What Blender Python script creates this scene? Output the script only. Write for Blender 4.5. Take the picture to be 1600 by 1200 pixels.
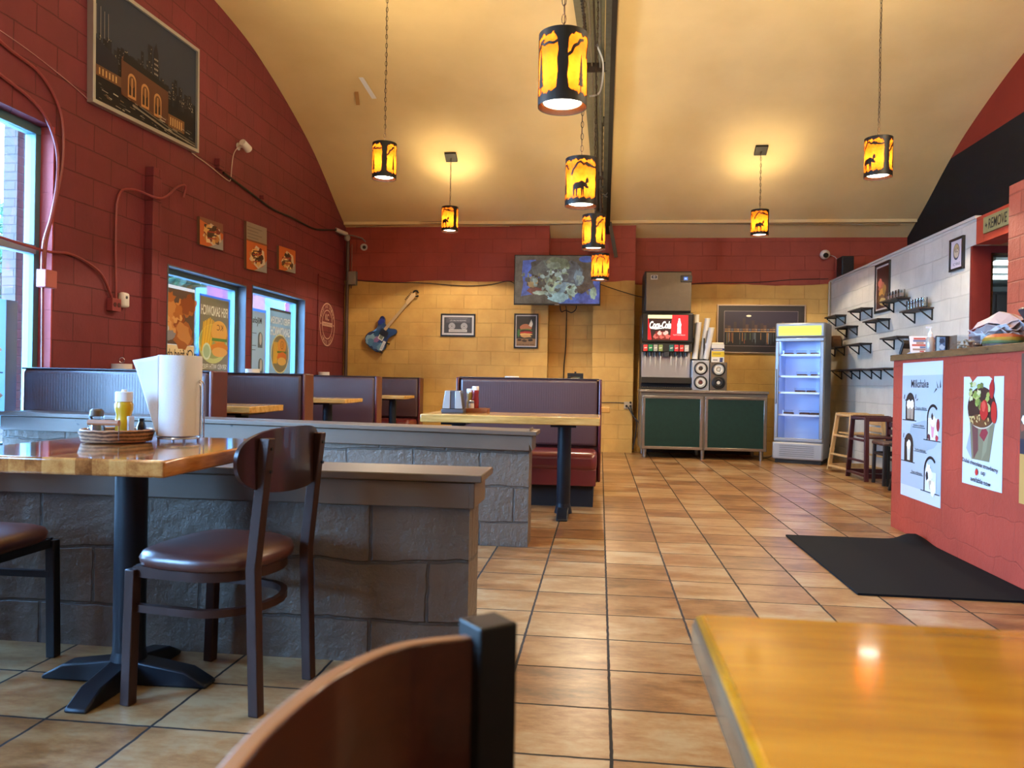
import bpy, bmesh, math, random
from mathutils import Vector, Matrix
random.seed(7)
S = bpy.context.scene
for o in list(bpy.data.objects): bpy.data.objects.remove(o)
COL = S.collection
PI = math.pi
# ------------------------------------------------------------------ camera
CAM_H = 0.9681
cam = bpy.data.cameras.new('camera'); co = bpy.data.objects.new('camera', cam); COL.objects.link(co)
yaw, pit, rol = -0.1131, -0.0024, 0.0182
fwd = Vector((math.sin(yaw)*math.cos(pit), math.cos(yaw)*math.cos(pit), math.sin(pit)))
rt = Vector((math.cos(yaw), -math.sin(yaw), 0)); up = rt.cross(fwd)
r2 = rt*math.cos(rol) + up*math.sin(rol); u2 = up*math.cos(rol) - rt*math.sin(rol)
co.matrix_world = Matrix(((r2.x,u2.x,-fwd.x,0),(r2.y,u2.y,-fwd.y,0),(r2.z,u2.z,-fwd.z,CAM_H),(0,0,0,1)))
cam.sensor_width = 36; cam.lens = 36*1212.8/1600; cam.clip_start = 0.02; cam.clip_end = 200
cam.dof.use_dof = True; cam.dof.focus_distance = 6.0; cam.dof.aperture_fstop = 7.5
S.camera = co
# ------------------------------------------------------------------ world, exposure, daylight portals
vs = S.view_settings
vs.view_transform = 'Standard'; vs.look = 'None'; vs.gamma = 1; vs.use_curve_mapping = False
vs.exposure = 0.42
try:
    S.cycles.use_denoising = True; S.cycles.max_bounces = 10; S.cycles.diffuse_bounces = 5
    S.cycles.transparent_max_bounces = 16; S.cycles.sample_clamp_indirect = 6; S.cycles.caustics_reflective = False; S.cycles.caustics_refractive = False
except Exception: pass
W = bpy.data.worlds.new('sky'); S.world = W; W.use_nodes = True
wn = W.node_tree; wn.nodes.clear()
wo = wn.nodes.new('ShaderNodeOutputWorld'); wb = wn.nodes.new('ShaderNodeBackground')
wt = wn.nodes.new('ShaderNodeTexCoord'); ws = wn.nodes.new('ShaderNodeSeparateXYZ'); wr = wn.nodes.new('ShaderNodeValToRGB')
wn.links.new(wt.outputs['Generated'], ws.inputs[0]); wn.links.new(ws.outputs['Z'], wr.inputs[0])
wr.color_ramp.elements[0].position = 0.0; wr.color_ramp.elements[0].color = (.30,.60,1,1)
wr.color_ramp.elements[1].position = 0.6; wr.color_ramp.elements[1].color = (.20,.48,1,1)
wn.links.new(wr.outputs[0], wb.inputs[0]); wb.inputs[1].default_value = 44.0
wn.links.new(wb.outputs[0], wo.inputs[0])
def lamp(name, kind, loc, energy, color, rot=None, size=None, sy=None, portal=False, radius=None):
    l = bpy.data.lights.new(name, kind); l.energy = energy; l.color = color
    o = bpy.data.objects.new(name, l); COL.objects.link(o); o.location = loc
    if rot: o.rotation_euler = rot
    if kind == 'AREA':
        l.shape = 'RECTANGLE'; l.size = size; l.size_y = sy
        if portal: l.cycles.is_portal = True
    elif radius: l.shadow_soft_size = radius
    return o
RX = (0, -PI/2, 0)      # shine towards +X
lamp('window_portal','AREA',(-4.02,3.585,1.56),1,(1,1,1),RX,2.25,2.8,True)
lamp('window_portal','AREA',(-4.02,-.3,1.7),1,(1,1,1),RX,1.9,1.9,True)
lamp('window_portal','AREA',(-4.02,7.16,1.35),1,(1,1,1),RX,1.3,1.6,True)
lamp('window_portal','AREA',(-4.02,8.86,1.35),1,(1,1,1),RX,1.3,1.65,True)
WARM = (1.0,.76,.48)
# unseen warm lamps added as fill around and behind the camera
for x, y in ((-1.6,.9),(1.4,.9),(2.9,1.0),(-1.6,-1.1),(.4,-1.3),(2.4,-1.2)):
    lamp('front_unseen_lamp','POINT',(x,y,2.55),15,(1.0,.80,.55),radius=.12)
for x in (-1.95,2.2): lamp('front_unseen_lamp','POINT',(x,3.4,3.0),30,WARM,radius=.12)  # side pendant rows continued forward, out of view
for y in (3.6,5.0): lamp('counter_fill_lamp','POINT',(3.0,y,3.35),70,(1.0,.84,.62),radius=.15)  # fill lamps added out of view to brighten the counter, white wall and back

# ------------------------------------------------------------------ materials
def lin(c):
    if isinstance(c, str):
        c = c.lstrip('#'); c = [int(c[i:i+2],16)/255 for i in (0,2,4)]
    return tuple((x/12.92 if x <= .04045 else ((x+.055)/1.055)**2.4) for x in c) + (1,)
class NT:
    def __init__(s, name):
        s.m = bpy.data.materials.new(name); s.m.use_nodes = True; s.t = s.m.node_tree; s.t.nodes.clear()
        s.out = s.n('ShaderNodeOutputMaterial'); s.b = s.n('ShaderNodeBsdfPrincipled'); s.l(s.b.outputs[0], s.out.inputs[0])
    def n(s, t, **k):
        x = s.t.nodes.new(t)
        for a, v in k.items(): setattr(x, a, v)
        return x
    def l(s, a, b): s.t.links.new(a, b)
    def math(s, op, a, b=None, clamp=False):
        x = s.n('ShaderNodeMath', operation=op, use_clamp=clamp)
        for i, v in enumerate((a, b)):
            if v is None: continue
            if isinstance(v, (int, float)): x.inputs[i].default_value = v
            else: s.l(v, x.inputs[i])
        return x.outputs[0]
    def mix(s, fac, a, b, mode='MIX'):
        x = s.n('ShaderNodeMix', data_type='RGBA', blend_type=mode)
        for sock, v in ((x.inputs[0],fac),(x.inputs[6],a),(x.inputs[7],b)):
            if isinstance(v, (int, float)): sock.default_value = v
            elif isinstance(v, tuple): sock.default_value = v
            else: s.l(v, sock)
        return x.outputs[2]
    def coord(s): return s.n('ShaderNodeTexCoord').outputs['Object']
    def noise(s, vec, scale, detail=3, rough=.5, mapscale=None):
        if mapscale:
            mp = s.n('ShaderNodeMapping'); mp.inputs['Scale'].default_value = mapscale; s.l(vec, mp.inputs[0]); vec = mp.outputs[0]
        x = s.n('ShaderNodeTexNoise'); x.inputs['Scale'].default_value = scale; x.inputs['Detail'].default_value = detail; x.inputs['Roughness'].default_value = rough
        s.l(vec, x.inputs['Vector']); return x.outputs['Fac']
    def ramp(s, fac, stops):
        x = s.n('ShaderNodeValToRGB'); e = x.color_ramp.elements
        while len(e) < len(stops): e.new(.5)
        for i, (p, c) in enumerate(stops): e[i].position = p; e[i].color = lin(c) if not (isinstance(c, tuple) and len(c) == 4) else c
        s.l(fac, x.inputs[0]); return x.outputs[0]
    def bump(s, h, strength=.3, dist=.01):
        x = s.n('ShaderNodeBump'); x.inputs['Strength'].default_value = strength; x.inputs['Distance'].default_value = dist
        s.l(h, x.inputs['Height']); s.l(x.outputs[0], s.b.inputs['Normal'])
    def set(s, color=None, rough=None, metal=None, spec=None, coat=None):
        for k, v in (('Base Color',color),('Roughness',rough),('Metallic',metal),('Specular IOR Level',spec),('Coat Weight',coat)):
            if v is None: continue
            if isinstance(v, (int, float)) or isinstance(v, tuple): s.b.inputs[k].default_value = v
            else: s.l(v, s.b.inputs[k])
        return s
_pm = {}
def pm(c, rough=.5, metal=0, emit=0, var=.0, name=None, spec=.5, coat=0):
    """plain procedural colour with a little noise variation"""
    key = (c if isinstance(c, str) else tuple(c), rough, metal, emit, var, spec, coat)
    if key in _pm: return _pm[key]
    t = NT(name or 'paint_%s' % (c if isinstance(c, str) else 'rgb')); L = lin(c)
    if var:
        f = t.noise(t.coord(), 18, 4)
        lo = tuple(x*(1-var) for x in L[:3]) + (1,); hi = tuple(min(1, x*(1+var)) for x in L[:3]) + (1,)
        t.set(t.ramp(f, [(.3,lo),(.7,hi)]))
    else: t.set(L)
    t.set(rough=rough, metal=metal, spec=spec, coat=coat)
    if emit:
        t.b.inputs['Emission Color'].default_value = L; t.b.inputs['Emission Strength'].default_value = emit
    _pm[key] = t.m; return t.m

def masonry(name, col, rough=.5, bump=.6, bw=.406, bh=.203, dx=0., dz=0., wob=.012, dark=.72, fine=.35, gap=.006, paint=None):
    t = NT(name); c = t.coord(); sp = t.n('ShaderNodeSeparateXYZ'); t.l(c, sp.inputs[0])
    nz = t.noise(c, 2.2, 2); nz2 = t.noise(c, 7, 2)
    u = t.math('ADD', t.math('ADD', sp.outputs[0], sp.outputs[1]), dx)
    u = t.math('ADD', u, t.math('MULTIPLY', nz2, wob))
    v = t.math('ADD', t.math('ADD', sp.outputs[2], dz), t.math('MULTIPLY', t.math('ADD', nz, t.math('MULTIPLY', nz2, .5)), wob*1.6))
    cb = t.n('ShaderNodeCombineXYZ'); t.l(u, cb.inputs[0]); t.l(v, cb.inputs[1])
    b = t.n('ShaderNodeTexBrick'); t.l(cb.outputs[0], b.inputs['Vector'])
    b.inputs['Scale'].default_value = 1; b.inputs['Brick Width'].default_value = bw; b.inputs['Row Height'].default_value = bh
    b.inputs['Mortar Size'].default_value = gap; b.inputs['Mortar Smooth'].default_value = .4
    b.inputs['Color1'].default_value = (1,1,1,1); b.inputs['Color2'].default_value = (.90,.90,.90,1); b.inputs['Mortar'].default_value = (dark,dark,dark,1)
    if paint: base = paint(t, c, sp)
    else:
        L = lin(col); f = t.noise(c, 3.5, 4, .6)
        base = t.ramp(f, [(.3, tuple(x*.88 for x in L[:3])+(1,)), (.7, tuple(min(1,x*1.08) for x in L[:3])+(1,))])
    t.set(t.mix(1.0, base, b.outputs['Color'], 'MULTIPLY'), rough=rough, spec=.35)
    h = t.math('SUBTRACT', t.math('MULTIPLY', t.noise(c, 26, 5, .65), fine), b.outputs['Fac'])
    t.bump(h, bump, .012); return t.m
def back_paint(t, c, sp):
    wob = t.math('MULTIPLY', t.noise(c, 1.1, 3), .11)
    f = t.math('GREATER_THAN', t.math('ADD', sp.outputs[2], wob), 2.475)
    n = t.noise(c, 3, 4, .6)
    return t.mix(f, t.ramp(n, [(.3,'#bd9450'),(.7,'#d2ab62')]), t.ramp(n, [(.3,'#8f3c31'),(.7,'#a0473a')]))
def gable_paint(t, c, sp):
    f = t.math('GREATER_THAN', sp.outputs[2], 3.80)
    return t.mix(f, lin('#0c0d11'), lin('#8a2c1c'))
M_RED = masonry('red_painted_block', '#77323a', rough=.55, bump=.7, dark=.58)
M_BACK = masonry('mustard_and_red_block', '#c79c48', rough=.55, bump=.6, dark=.84, paint=back_paint)
M_GABLE = masonry('black_and_red_gable', '#101014', rough=.8, bump=.15, dark=.95, paint=gable_paint)
M_GREY = masonry('grey_painted_block', '#66584b', rough=.42, bump=1.0, dark=.5, fine=.9, wob=.03, dz=.02, gap=.007)
M_WHITE = masonry('white_painted_block', '#c9c6bd', rough=.5, bump=.7, dark=.86, fine=.5)
M_COUNTER = masonry('brick_red_block', '#a8402f', rough=.6, bump=.5, dark=.9, fine=.6, wob=.08, gap=.005)
M_JAMB = masonry('red_reveal', '#b04a48', rough=.6, bump=.4, dark=.9)

def floor_mat():
    T = .315; t = NT('ceramic_floor_tile'); c = t.coord()
    mp = t.n('ShaderNodeMapping'); mp.inputs['Location'].default_value = (-.1484*T, -.3949*T, 0); t.l(c, mp.inputs[0])
    wob = t.n('ShaderNodeTexNoise'); wob.inputs['Scale'].default_value = 22; t.l(c, wob.inputs['Vector'])
    vs_ = t.n('ShaderNodeVectorMath', operation='SCALE'); vs_.inputs[3].default_value = .006; t.l(wob.outputs['Color'], vs_.inputs[0])
    va = t.n('ShaderNodeVectorMath', operation='ADD'); t.l(mp.outputs[0], va.inputs[0]); t.l(vs_.outputs[0], va.inputs[1])
    va2 = t.n('ShaderNodeVectorMath', operation='SUBTRACT'); t.l(va.outputs[0], va2.inputs[0]); va2.inputs[1].default_value = (.003,.003,0)
    b = t.n('ShaderNodeTexBrick'); b.offset = 0; t.l(va2.outputs[0], b.inputs['Vector'])
    b.inputs['Scale'].default_value = 1; b.inputs['Brick Width'].default_value = T; b.inputs['Row Height'].default_value = T
    b.inputs['Mortar Size'].default_value = .0052; b.inputs['Mortar Smooth'].default_value = .25; b.inputs['Bias'].default_value = 0
    b.inputs['Color1'].default_value = (0,0,0,1); b.inputs['Color2'].default_value = (1,1,1,1); b.inputs['Mortar'].default_value = (.5,.5,.5,1)
    # shift the mottling per tile so each tile has its own face
    sh = t.n('ShaderNodeVectorMath', operation='SCALE'); sh.inputs[3].default_value = 9; t.l(b.outputs['Color'], sh.inputs[0])
    ad = t.n('ShaderNodeVectorMath', operation='ADD'); t.l(c, ad.inputs[0]); t.l(sh.outputs[0], ad.inputs[1])
    n1 = t.noise(ad.outputs[0], 4.0, 6, .62, (1,2.4,1)); n2 = t.noise(ad.outputs[0], 24, 5, .7, (1,2.2,1))
    tile = t.n('ShaderNodeSeparateColor'); t.l(b.outputs['Color'], tile.inputs[0])
    f = t.math('ADD', t.math('MULTIPLY', n1, .62), t.math('ADD', t.math('MULTIPLY', n2, .30), t.math('MULTIPLY', tile.outputs[0], .18)))
    colr = t.ramp(f, [(.38,'#5c3c1d'),(.49,'#825931'),(.59,'#98744a'),(.69,'#a48d68')])
    t.set(t.mix(b.outputs['Fac'], colr, lin('#17130f')), rough=t.math('ADD', .30, t.math('MULTIPLY', b.outputs['Fac'], .5)), spec=.45)
    t.bump(t.math('SUBTRACT', t.math('MULTIPLY', n2, .25), b.outputs['Fac']), .35, .004); return t.m
M_FLOOR = floor_mat()
def wood(name, stops, grain=(1,14,14), scale=3, rough=.3, coat=0., blocks=None, bump=.05):
    t = NT(name); c = t.coord()
    n = t.noise(c, scale, 6, .6, grain); n2 = t.noise(c, scale*7, 4, .6, grain)
    f = t.math('ADD', t.math('MULTIPLY', n, .75), t.math('MULTIPLY', n2, .25))
    if blocks:
        sp = t.n('ShaderNodeSeparateXYZ'); t.l(c, sp.inputs[0])
        k = t.math('FLOOR', t.math('DIVIDE', sp.outputs[blocks[0]], blocks[1]))
        wn_ = t.n('ShaderNodeTexWhiteNoise', noise_dimensions='1D'); t.l(k, wn_.inputs['W'])
        f = t.math('ADD', t.math('MULTIPLY', f, .75), t.math('MULTIPLY', wn_.outputs['Value'], .25))
    t.set(t.ramp(f, stops), rough=rough, coat=coat); t.b.inputs['Coat Roughness'].default_value = .06
    if bump: t.bump(n2, bump, .002)
    return t.m
M_OAKTOP = wood('butcher_block_oak', [(.3,'#6e3d1c'),(.45,'#9a6030'),(.55,'#b57a40'),(.7,'#c99455')], grain=(10,1,10), rough=.12, coat=.9, blocks=(0,.045), bump=.0)
M_ORANGE = wood('orange_varnished_oak', [(.3,'#a86410'),(.5,'#c9810f'),(.7,'#d99420')], grain=(1,9,9), scale=2.6, rough=.14, coat=.8)
M_ORANGEEDGE = wood('varnished_oak_edge', [(.3,'#5e4632'),(.7,'#8f7254')], grain=(9,1,9), rough=.25, coat=.5)
M_PINE = wood('light_oak_edge', [(.3,'#9c6f35'),(.5,'#c39551'),(.7,'#d9b270')], grain=(1,9,9), scale=2.5, rough=.25, coat=.5)
M_BRTOP = wood('brown_counter_edge', [(.3,'#4a3524'),(.7,'#7a5c3d')], grain=(6,1,6), rough=.25, coat=.3)
M_HCWOOD = wood('pale_beech', [(.3,'#a88352'),(.7,'#c8a672')], grain=(8,8,1), rough=.45)
M_HCRED = wood('dark_red_stain', [(.3,'#2c0a0c'),(.7,'#451214')], grain=(8,8,1), rough=.4)
M_BACKREST = wood('walnut_ply', [(.3,'#371709'),(.5,'#481f0e'),(.7,'#582a15')], grain=(9,1,9), scale=2, rough=.3, coat=.35)
M_PLYEDGE = wood('ply_edge', [(.3,'#8a5a38'),(.7,'#a8744c')], grain=(1,1,20), scale=3, rough=.35)
M_DWOOD = wood('dark_shelf_wood', [(.3,'#241915'),(.7,'#3a2a22')], grain=(1,9,9), rough=.5)
def vinyl(name, col, lines=True, rough=.3):
    t = NT(name); c = t.coord(); L = lin(col)
    n = t.noise(c, 60, 3); f = t.noise(c, 2, 3)
    t.set(t.ramp(f, [(.3,tuple(x*.9 for x in L[:3])+(1,)),(.7,tuple(x*1.1 for x in L[:3])+(1,))]), rough=rough, spec=.9)
    if lines:
        w = t.n('ShaderNodeTexWave', wave_type='BANDS', bands_direction='X'); w.inputs['Scale'].default_value = 16; t.l(c, w.inputs['Vector'])
        t.bump(t.math('ADD', w.outputs['Fac'], t.math('MULTIPLY', n, .4)), .12, .003)
    else: t.bump(n, .08, .003)
    return t.m
M_VPURP = vinyl('plum_brown_vinyl', '#4b3335', rough=.36); M_VRED = vinyl('maroon_vinyl', '#6a1f1e', False, .28); M_VSEAT = vinyl('brown_seat_vinyl', '#4c261e', False, .36)
M_TRIMRED = vinyl('maroon_end_panel', '#561820', False, .3)
def ceiling_mat():
    t = NT('tan_ceiling_paint'); c = t.coord(); n = t.noise(c, 1.5, 4)
    t.set(t.ramp(n, [(.3,'#d3bd8a'),(.7,'#dec996')]), rough=.8, spec=.2); t.bump(t.noise(c, 3, 3), .25, .02); return t.m
M_CEIL = ceiling_mat()
def glass_mat(name, tint=(1,1,1,1), refl=.35):
    t = NT(name); tr = t.n('ShaderNodeBsdfTransparent'); gl = t.n('ShaderNodeBsdfGlossy'); gl.inputs['Roughness'].default_value = .02
    tr.inputs[0].default_value = tint; fr = t.n('ShaderNodeLayerWeight'); fr.inputs[0].default_value = refl
    mx = t.n('ShaderNodeMixShader'); f = t.math('MULTIPLY', fr.outputs['Fresnel'], .8); t.l(f, mx.inputs[0]); t.l(tr.outputs[0], mx.inputs[1]); t.l(gl.outputs[0], mx.inputs[2])
    t.l(mx.outputs[0], t.out.inputs[0]); return t.m
M_GLASS = glass_mat('clear_glass', refl=.2); M_JAR = glass_mat('jar_glass', (.92,.95,.97,1), .4)
def trans_mat(name, col, frac=.6):
    """paper-thin translucent film or shade"""
    t = NT(name); L = lin(col) if isinstance(col, str) else col
    tl = t.n('ShaderNodeBsdfTranslucent'); tl.inputs[0].default_value = L; t.set(L, rough=.5)
    mx = t.n('ShaderNodeMixShader'); mx.inputs[0].default_value = frac; t.l(t.b.outputs[0], mx.inputs[1]); t.l(tl.outputs[0], mx.inputs[2]); t.l(mx.outputs[0], t.out.inputs[0]); return t.m
_tm = {}
def tm(c, frac=.10):
    if c not in _tm: _tm[c] = trans_mat('window_print_'+c.strip('#'), c, frac)
    return _tm[c]
def shade_mat():
    t = NT('amber_mica_shade'); c = t.coord(); n = t.noise(c, 40, 4, .7)
    L = t.ramp(n, [(.3,(.085,.016,.001,1)),(.7,(.125,.028,.002,1))])
    tl = t.n('ShaderNodeBsdfTranslucent'); t.l(L, tl.inputs[0]); t.set(L, rough=.4)
    mx = t.n('ShaderNodeMixShader'); mx.inputs[0].default_value = .8; t.l(t.b.outputs[0], mx.inputs[1]); t.l(tl.outputs[0], mx.inputs[2]); t.l(mx.outputs[0], t.out.inputs[0]); return t.m
M_SHADE = shade_mat()
M_BLACK = pm('#16130f', .5, .3, name='blackened_steel'); M_DARKMETAL = pm('#1a1a1f', .42, .4, var=.15); M_CHAIRMETAL = pm('#3a241d', .42, .35, var=.12)
M_STEEL = pm('#a5a39e', .28, 1.0, var=.08); M_CHROME = pm('#d5d5d8', .12, 1.0); M_ALU = pm('#5f6a73', .5, .2)
M_TABLEBASE = pm('#10161f', .45, .3, var=.2)

# ------------------------------------------------------------------ geometry helpers
class MB:
    def __init__(s): s.v = []; s.f = []; s.mi = []
    def add(s, verts, faces, m=0):
        k = len(s.v); s.v += [tuple(p) for p in verts]
        for f in faces: s.f.append(tuple(i+k for i in f)); s.mi.append(m)
        return s
    def box(s, x0, x1, y0, y1, z0, z1, m=0):
        v = [(x0,y0,z0),(x1,y0,z0),(x1,y1,z0),(x0,y1,z0),(x0,y0,z1),(x1,y0,z1),(x1,y1,z1),(x0,y1,z1)]
        return s.add(v, [(0,3,2,1),(4,5,6,7),(0,1,5,4),(1,2,6,5),(2,3,7,6),(3,0,4,7)], m)
    def obox(s, c, ax, m=0):
        c = Vector(c); a, b, d = [Vector(x) for x in ax]
        v = [c+a*i+b*j+d*k for k in (-1,1) for i, j in ((-1,-1),(1,-1),(1,1),(-1,1))]
        return s.add(v, [(0,3,2,1),(4,5,6,7),(0,1,5,4),(1,2,6,5),(2,3,7,6),(3,0,4,7)], m)
    def bar(s, p0, p1, w, h, m=0, side=None):
        p0, p1 = Vector(p0), Vector(p1); d = (p1-p0); L = d.length; d.normalize()
        side = Vector(side) if side else (Vector((0,0,1)) if abs(d.z) < .9 else Vector((0,1,0)))
        u = d.cross(side).normalized(); w_ = u.cross(d).normalized()
        return s.obox((p0+p1)/2, (d*L/2, u*w/2, w_*h/2), m)
    def cyl(s, p0, p1, r0, r1=None, n=16, m=0, caps=True):
        r1 = r0 if r1 is None else r1; p0, p1 = Vector(p0), Vector(p1); d = (p1-p0).normalized()
        a = d.orthogonal().normalized(); b = d.cross(a)
        v = []; 
        for p, r in ((p0,r0),(p1,r1)): v += [p+(a*math.cos(2*PI*i/n)+b*math.sin(2*PI*i/n))*r for i in range(n)]
        f = [(i,(i+1)%n,n+(i+1)%n,n+i) for i in range(n)]
        if caps: f += [tuple(range(n-1,-1,-1)), tuple(range(n,2*n))]
        return s.add(v, f, m)
    def tube(s, pts, r, n=8, m=0, closed=False):
        pts = [Vector(p) for p in pts]; N = len(pts); v = []; prev = None
        for i, p in enumerate(pts):
            if closed: t = pts[(i+1)%N]-pts[i-1]
            else: t = pts[min(i+1,N-1)]-pts[max(i-1,0)]
            t.normalize()
            if prev is None: a = t.orthogonal().normalized()
            else:
                a = prev - t*prev.dot(t)
                a = a.normalized() if a.length > 1e-6 else t.orthogonal().normalized()
            prev = a; b = t.cross(a); rr = r[i] if isinstance(r, (list,tuple)) else r
            v += [p+(a*math.cos(2*PI*k/n)+b*math.sin(2*PI*k/n))*rr for k in range(n)]
        f = []
        for i in range(N if closed else N-1):
            j = (i+1)%N
            f += [(i*n+k, i*n+(k+1)%n, j*n+(k+1)%n, j*n+k) for k in range(n)]
        if not closed: f += [tuple(range(n-1,-1,-1)), tuple(range((N-1)*n, N*n))]
        return s.add(v, f, m)
    def ribbon(s, pts, w, h, m=0):
        """flat bar of width w (horizontal) and height h (z) along horizontal points"""
        pts = [Vector(p) for p in pts]; N = len(pts); v = []
        for i, p in enumerate(pts):
            t = pts[min(i+1,N-1)]-pts[max(i-1,0)]; t.z = 0; t.normalize(); q = Vector((-t.y,t.x,0))*w/2; z = Vector((0,0,h/2))
            v += [p-q-z, p+q-z, p+q+z, p-q+z]
        f = [(0,1,2,3),((N-1)*4+3,(N-1)*4+2,(N-1)*4+1,(N-1)*4)]
        for i in range(N-1):
            a = i*4
            for k in range(4): f.append((a+k, a+4+k, a+4+(k+1)%4, a+(k+1)%4))
        return s.add(v, f, m)
    def lathe(s, prof, c=(0,0,0), n=24, m=0, sx=1, sy=1):
        v = []; c = Vector(c)
        for r, z in prof: v += [c+Vector((r*sx*math.cos(2*PI*i/n), r*sy*math.sin(2*PI*i/n), z)) for i in range(n)]
        f = []
        for j in range(len(prof)-1): f += [(j*n+i, j*n+(i+1)%n, (j+1)*n+(i+1)%n, (j+1)*n+i) for i in range(n)]
        if prof[0][0] > 1e-6: f.append(tuple(range(n-1,-1,-1)))
        if prof[-1][0] > 1e-6: f.append(tuple(range((len(prof)-1)*n, len(prof)*n)))
        return s.add(v, f, m)
    def prism(s, pts, O, U, V, N, m=0):
        """2-D outline in the plane O + u*U + v*V, extruded along vector N"""
        O, U, V, N = Vector(O), Vector(U), Vector(V), Vector(N); n = len(pts)
        a = [O+U*p[0]+V*p[1] for p in pts]; b = [p+N for p in a]
        return s.add(a+b, [tuple(range(n-1,-1,-1)), tuple(range(n,2*n))] + [(i,(i+1)%n,n+(i+1)%n,n+i) for i in range(n)], m)
    def sphere(s, c, r, n=12, m=0, sz=1.0):
        k = n//2
        return s.lathe([(r*math.sin(PI*j/k) if 0 < j < k else 0, -r*sz*math.cos(PI*j/k)) for j in range(k+1)], c, n, m)
    def build(s, name, mats, parent=None, bevel=0, smooth=True, angle=35, loc=None):
        me = bpy.data.meshes.new(name); me.from_pydata(s.v, [], s.f); me.validate(verbose=False)
        bm = bmesh.new(); bm.from_mesh(me); bmesh.ops.recalc_face_normals(bm, faces=bm.faces); bm.to_mesh(me); bm.free()
        if not isinstance(mats, (list,tuple)): mats = [mats]
        for m in mats: me.materials.append(m)
        if len(me.polygons) == len(s.mi): me.polygons.foreach_set('material_index', s.mi)
        if smooth:
            me.polygons.foreach_set('use_smooth', [True]*len(me.polygons)); me.set_sharp_from_angle(angle=math.radians(angle))
        o = bpy.data.objects.new(name, me); COL.objects.link(o)
        if parent: o.parent = parent
        if loc: o.location = loc
        if bevel:
            b = o.modifiers.new('bevel','BEVEL'); b.width = bevel; b.segments = 2; b.limit_method = 'ANGLE'; b.angle_limit = math.radians(40)
        return o
def tag(o, label, cat, group=None):
    o['label'] = label; o['category'] = cat
    if group: o['group'] = group
    return o
def thing(name, label, cat, loc=(0,0,0), rz=0, group=None):
    o = bpy.data.objects.new(name, None); COL.objects.link(o); o.empty_display_size = .05
    o.location = loc; o.rotation_euler = (0,0,rz); return tag(o, label, cat, group)
def struct(o): o['kind'] = 'structure'; return o
def dup(root, loc, rz, label, group=None):
    r = root.copy(); COL.objects.link(r); r.location = loc; r.rotation_euler = (0,0,rz); r['label'] = label
    if group: r['group'] = group
    for ch in list(root.children):
        c = ch.copy(); COL.objects.link(c); c.parent = r
        for g in list(ch.children):
            d = g.copy(); COL.objects.link(d); d.parent = c
    return r
def smoothpath(pts, n=6):
    pts = [Vector(p) for p in pts]; out = []
    for i in range(len(pts)-1):
        p0 = pts[max(i-1,0)]; p1 = pts[i]; p2 = pts[i+1]; p3 = pts[min(i+2,len(pts)-1)]
        for k in range(n):
            t = k/n; out.append(.5*((2*p1)+(p2-p0)*t+(2*p0-5*p1+4*p2-p3)*t*t+(3*p1-p0-3*p2+p3)*t**3))
    out.append(pts[-1]); return out
_txt = {}
def text_geo(body, bold=0.0, shear=0.0):
    k = (body, bold, shear)
    if k in _txt: return _txt[k]
    cu = bpy.data.curves.new('t','FONT'); cu.body = body; cu.size = 1; cu.offset = bold; cu.shear = shear; cu.resolution_u = 3
    o = bpy.data.objects.new('t', cu); COL.objects.link(o)
    dg = bpy.context.evaluated_depsgraph_get(); me = bpy.data.meshes.new_from_object(o.evaluated_get(dg))
    v = [(p.co.x, p.co.y) for p in me.vertices]; f = [tuple(p.vertices) for p in me.polygons]
    bpy.data.objects.remove(o); bpy.data.curves.remove(cu); bpy.data.meshes.remove(me)
    xs = [p[0] for p in v]; ys = [p[1] for p in v]
    _txt[k] = (v, f, min(xs), max(xs), min(ys), max(ys)); return _txt[k]
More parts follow.
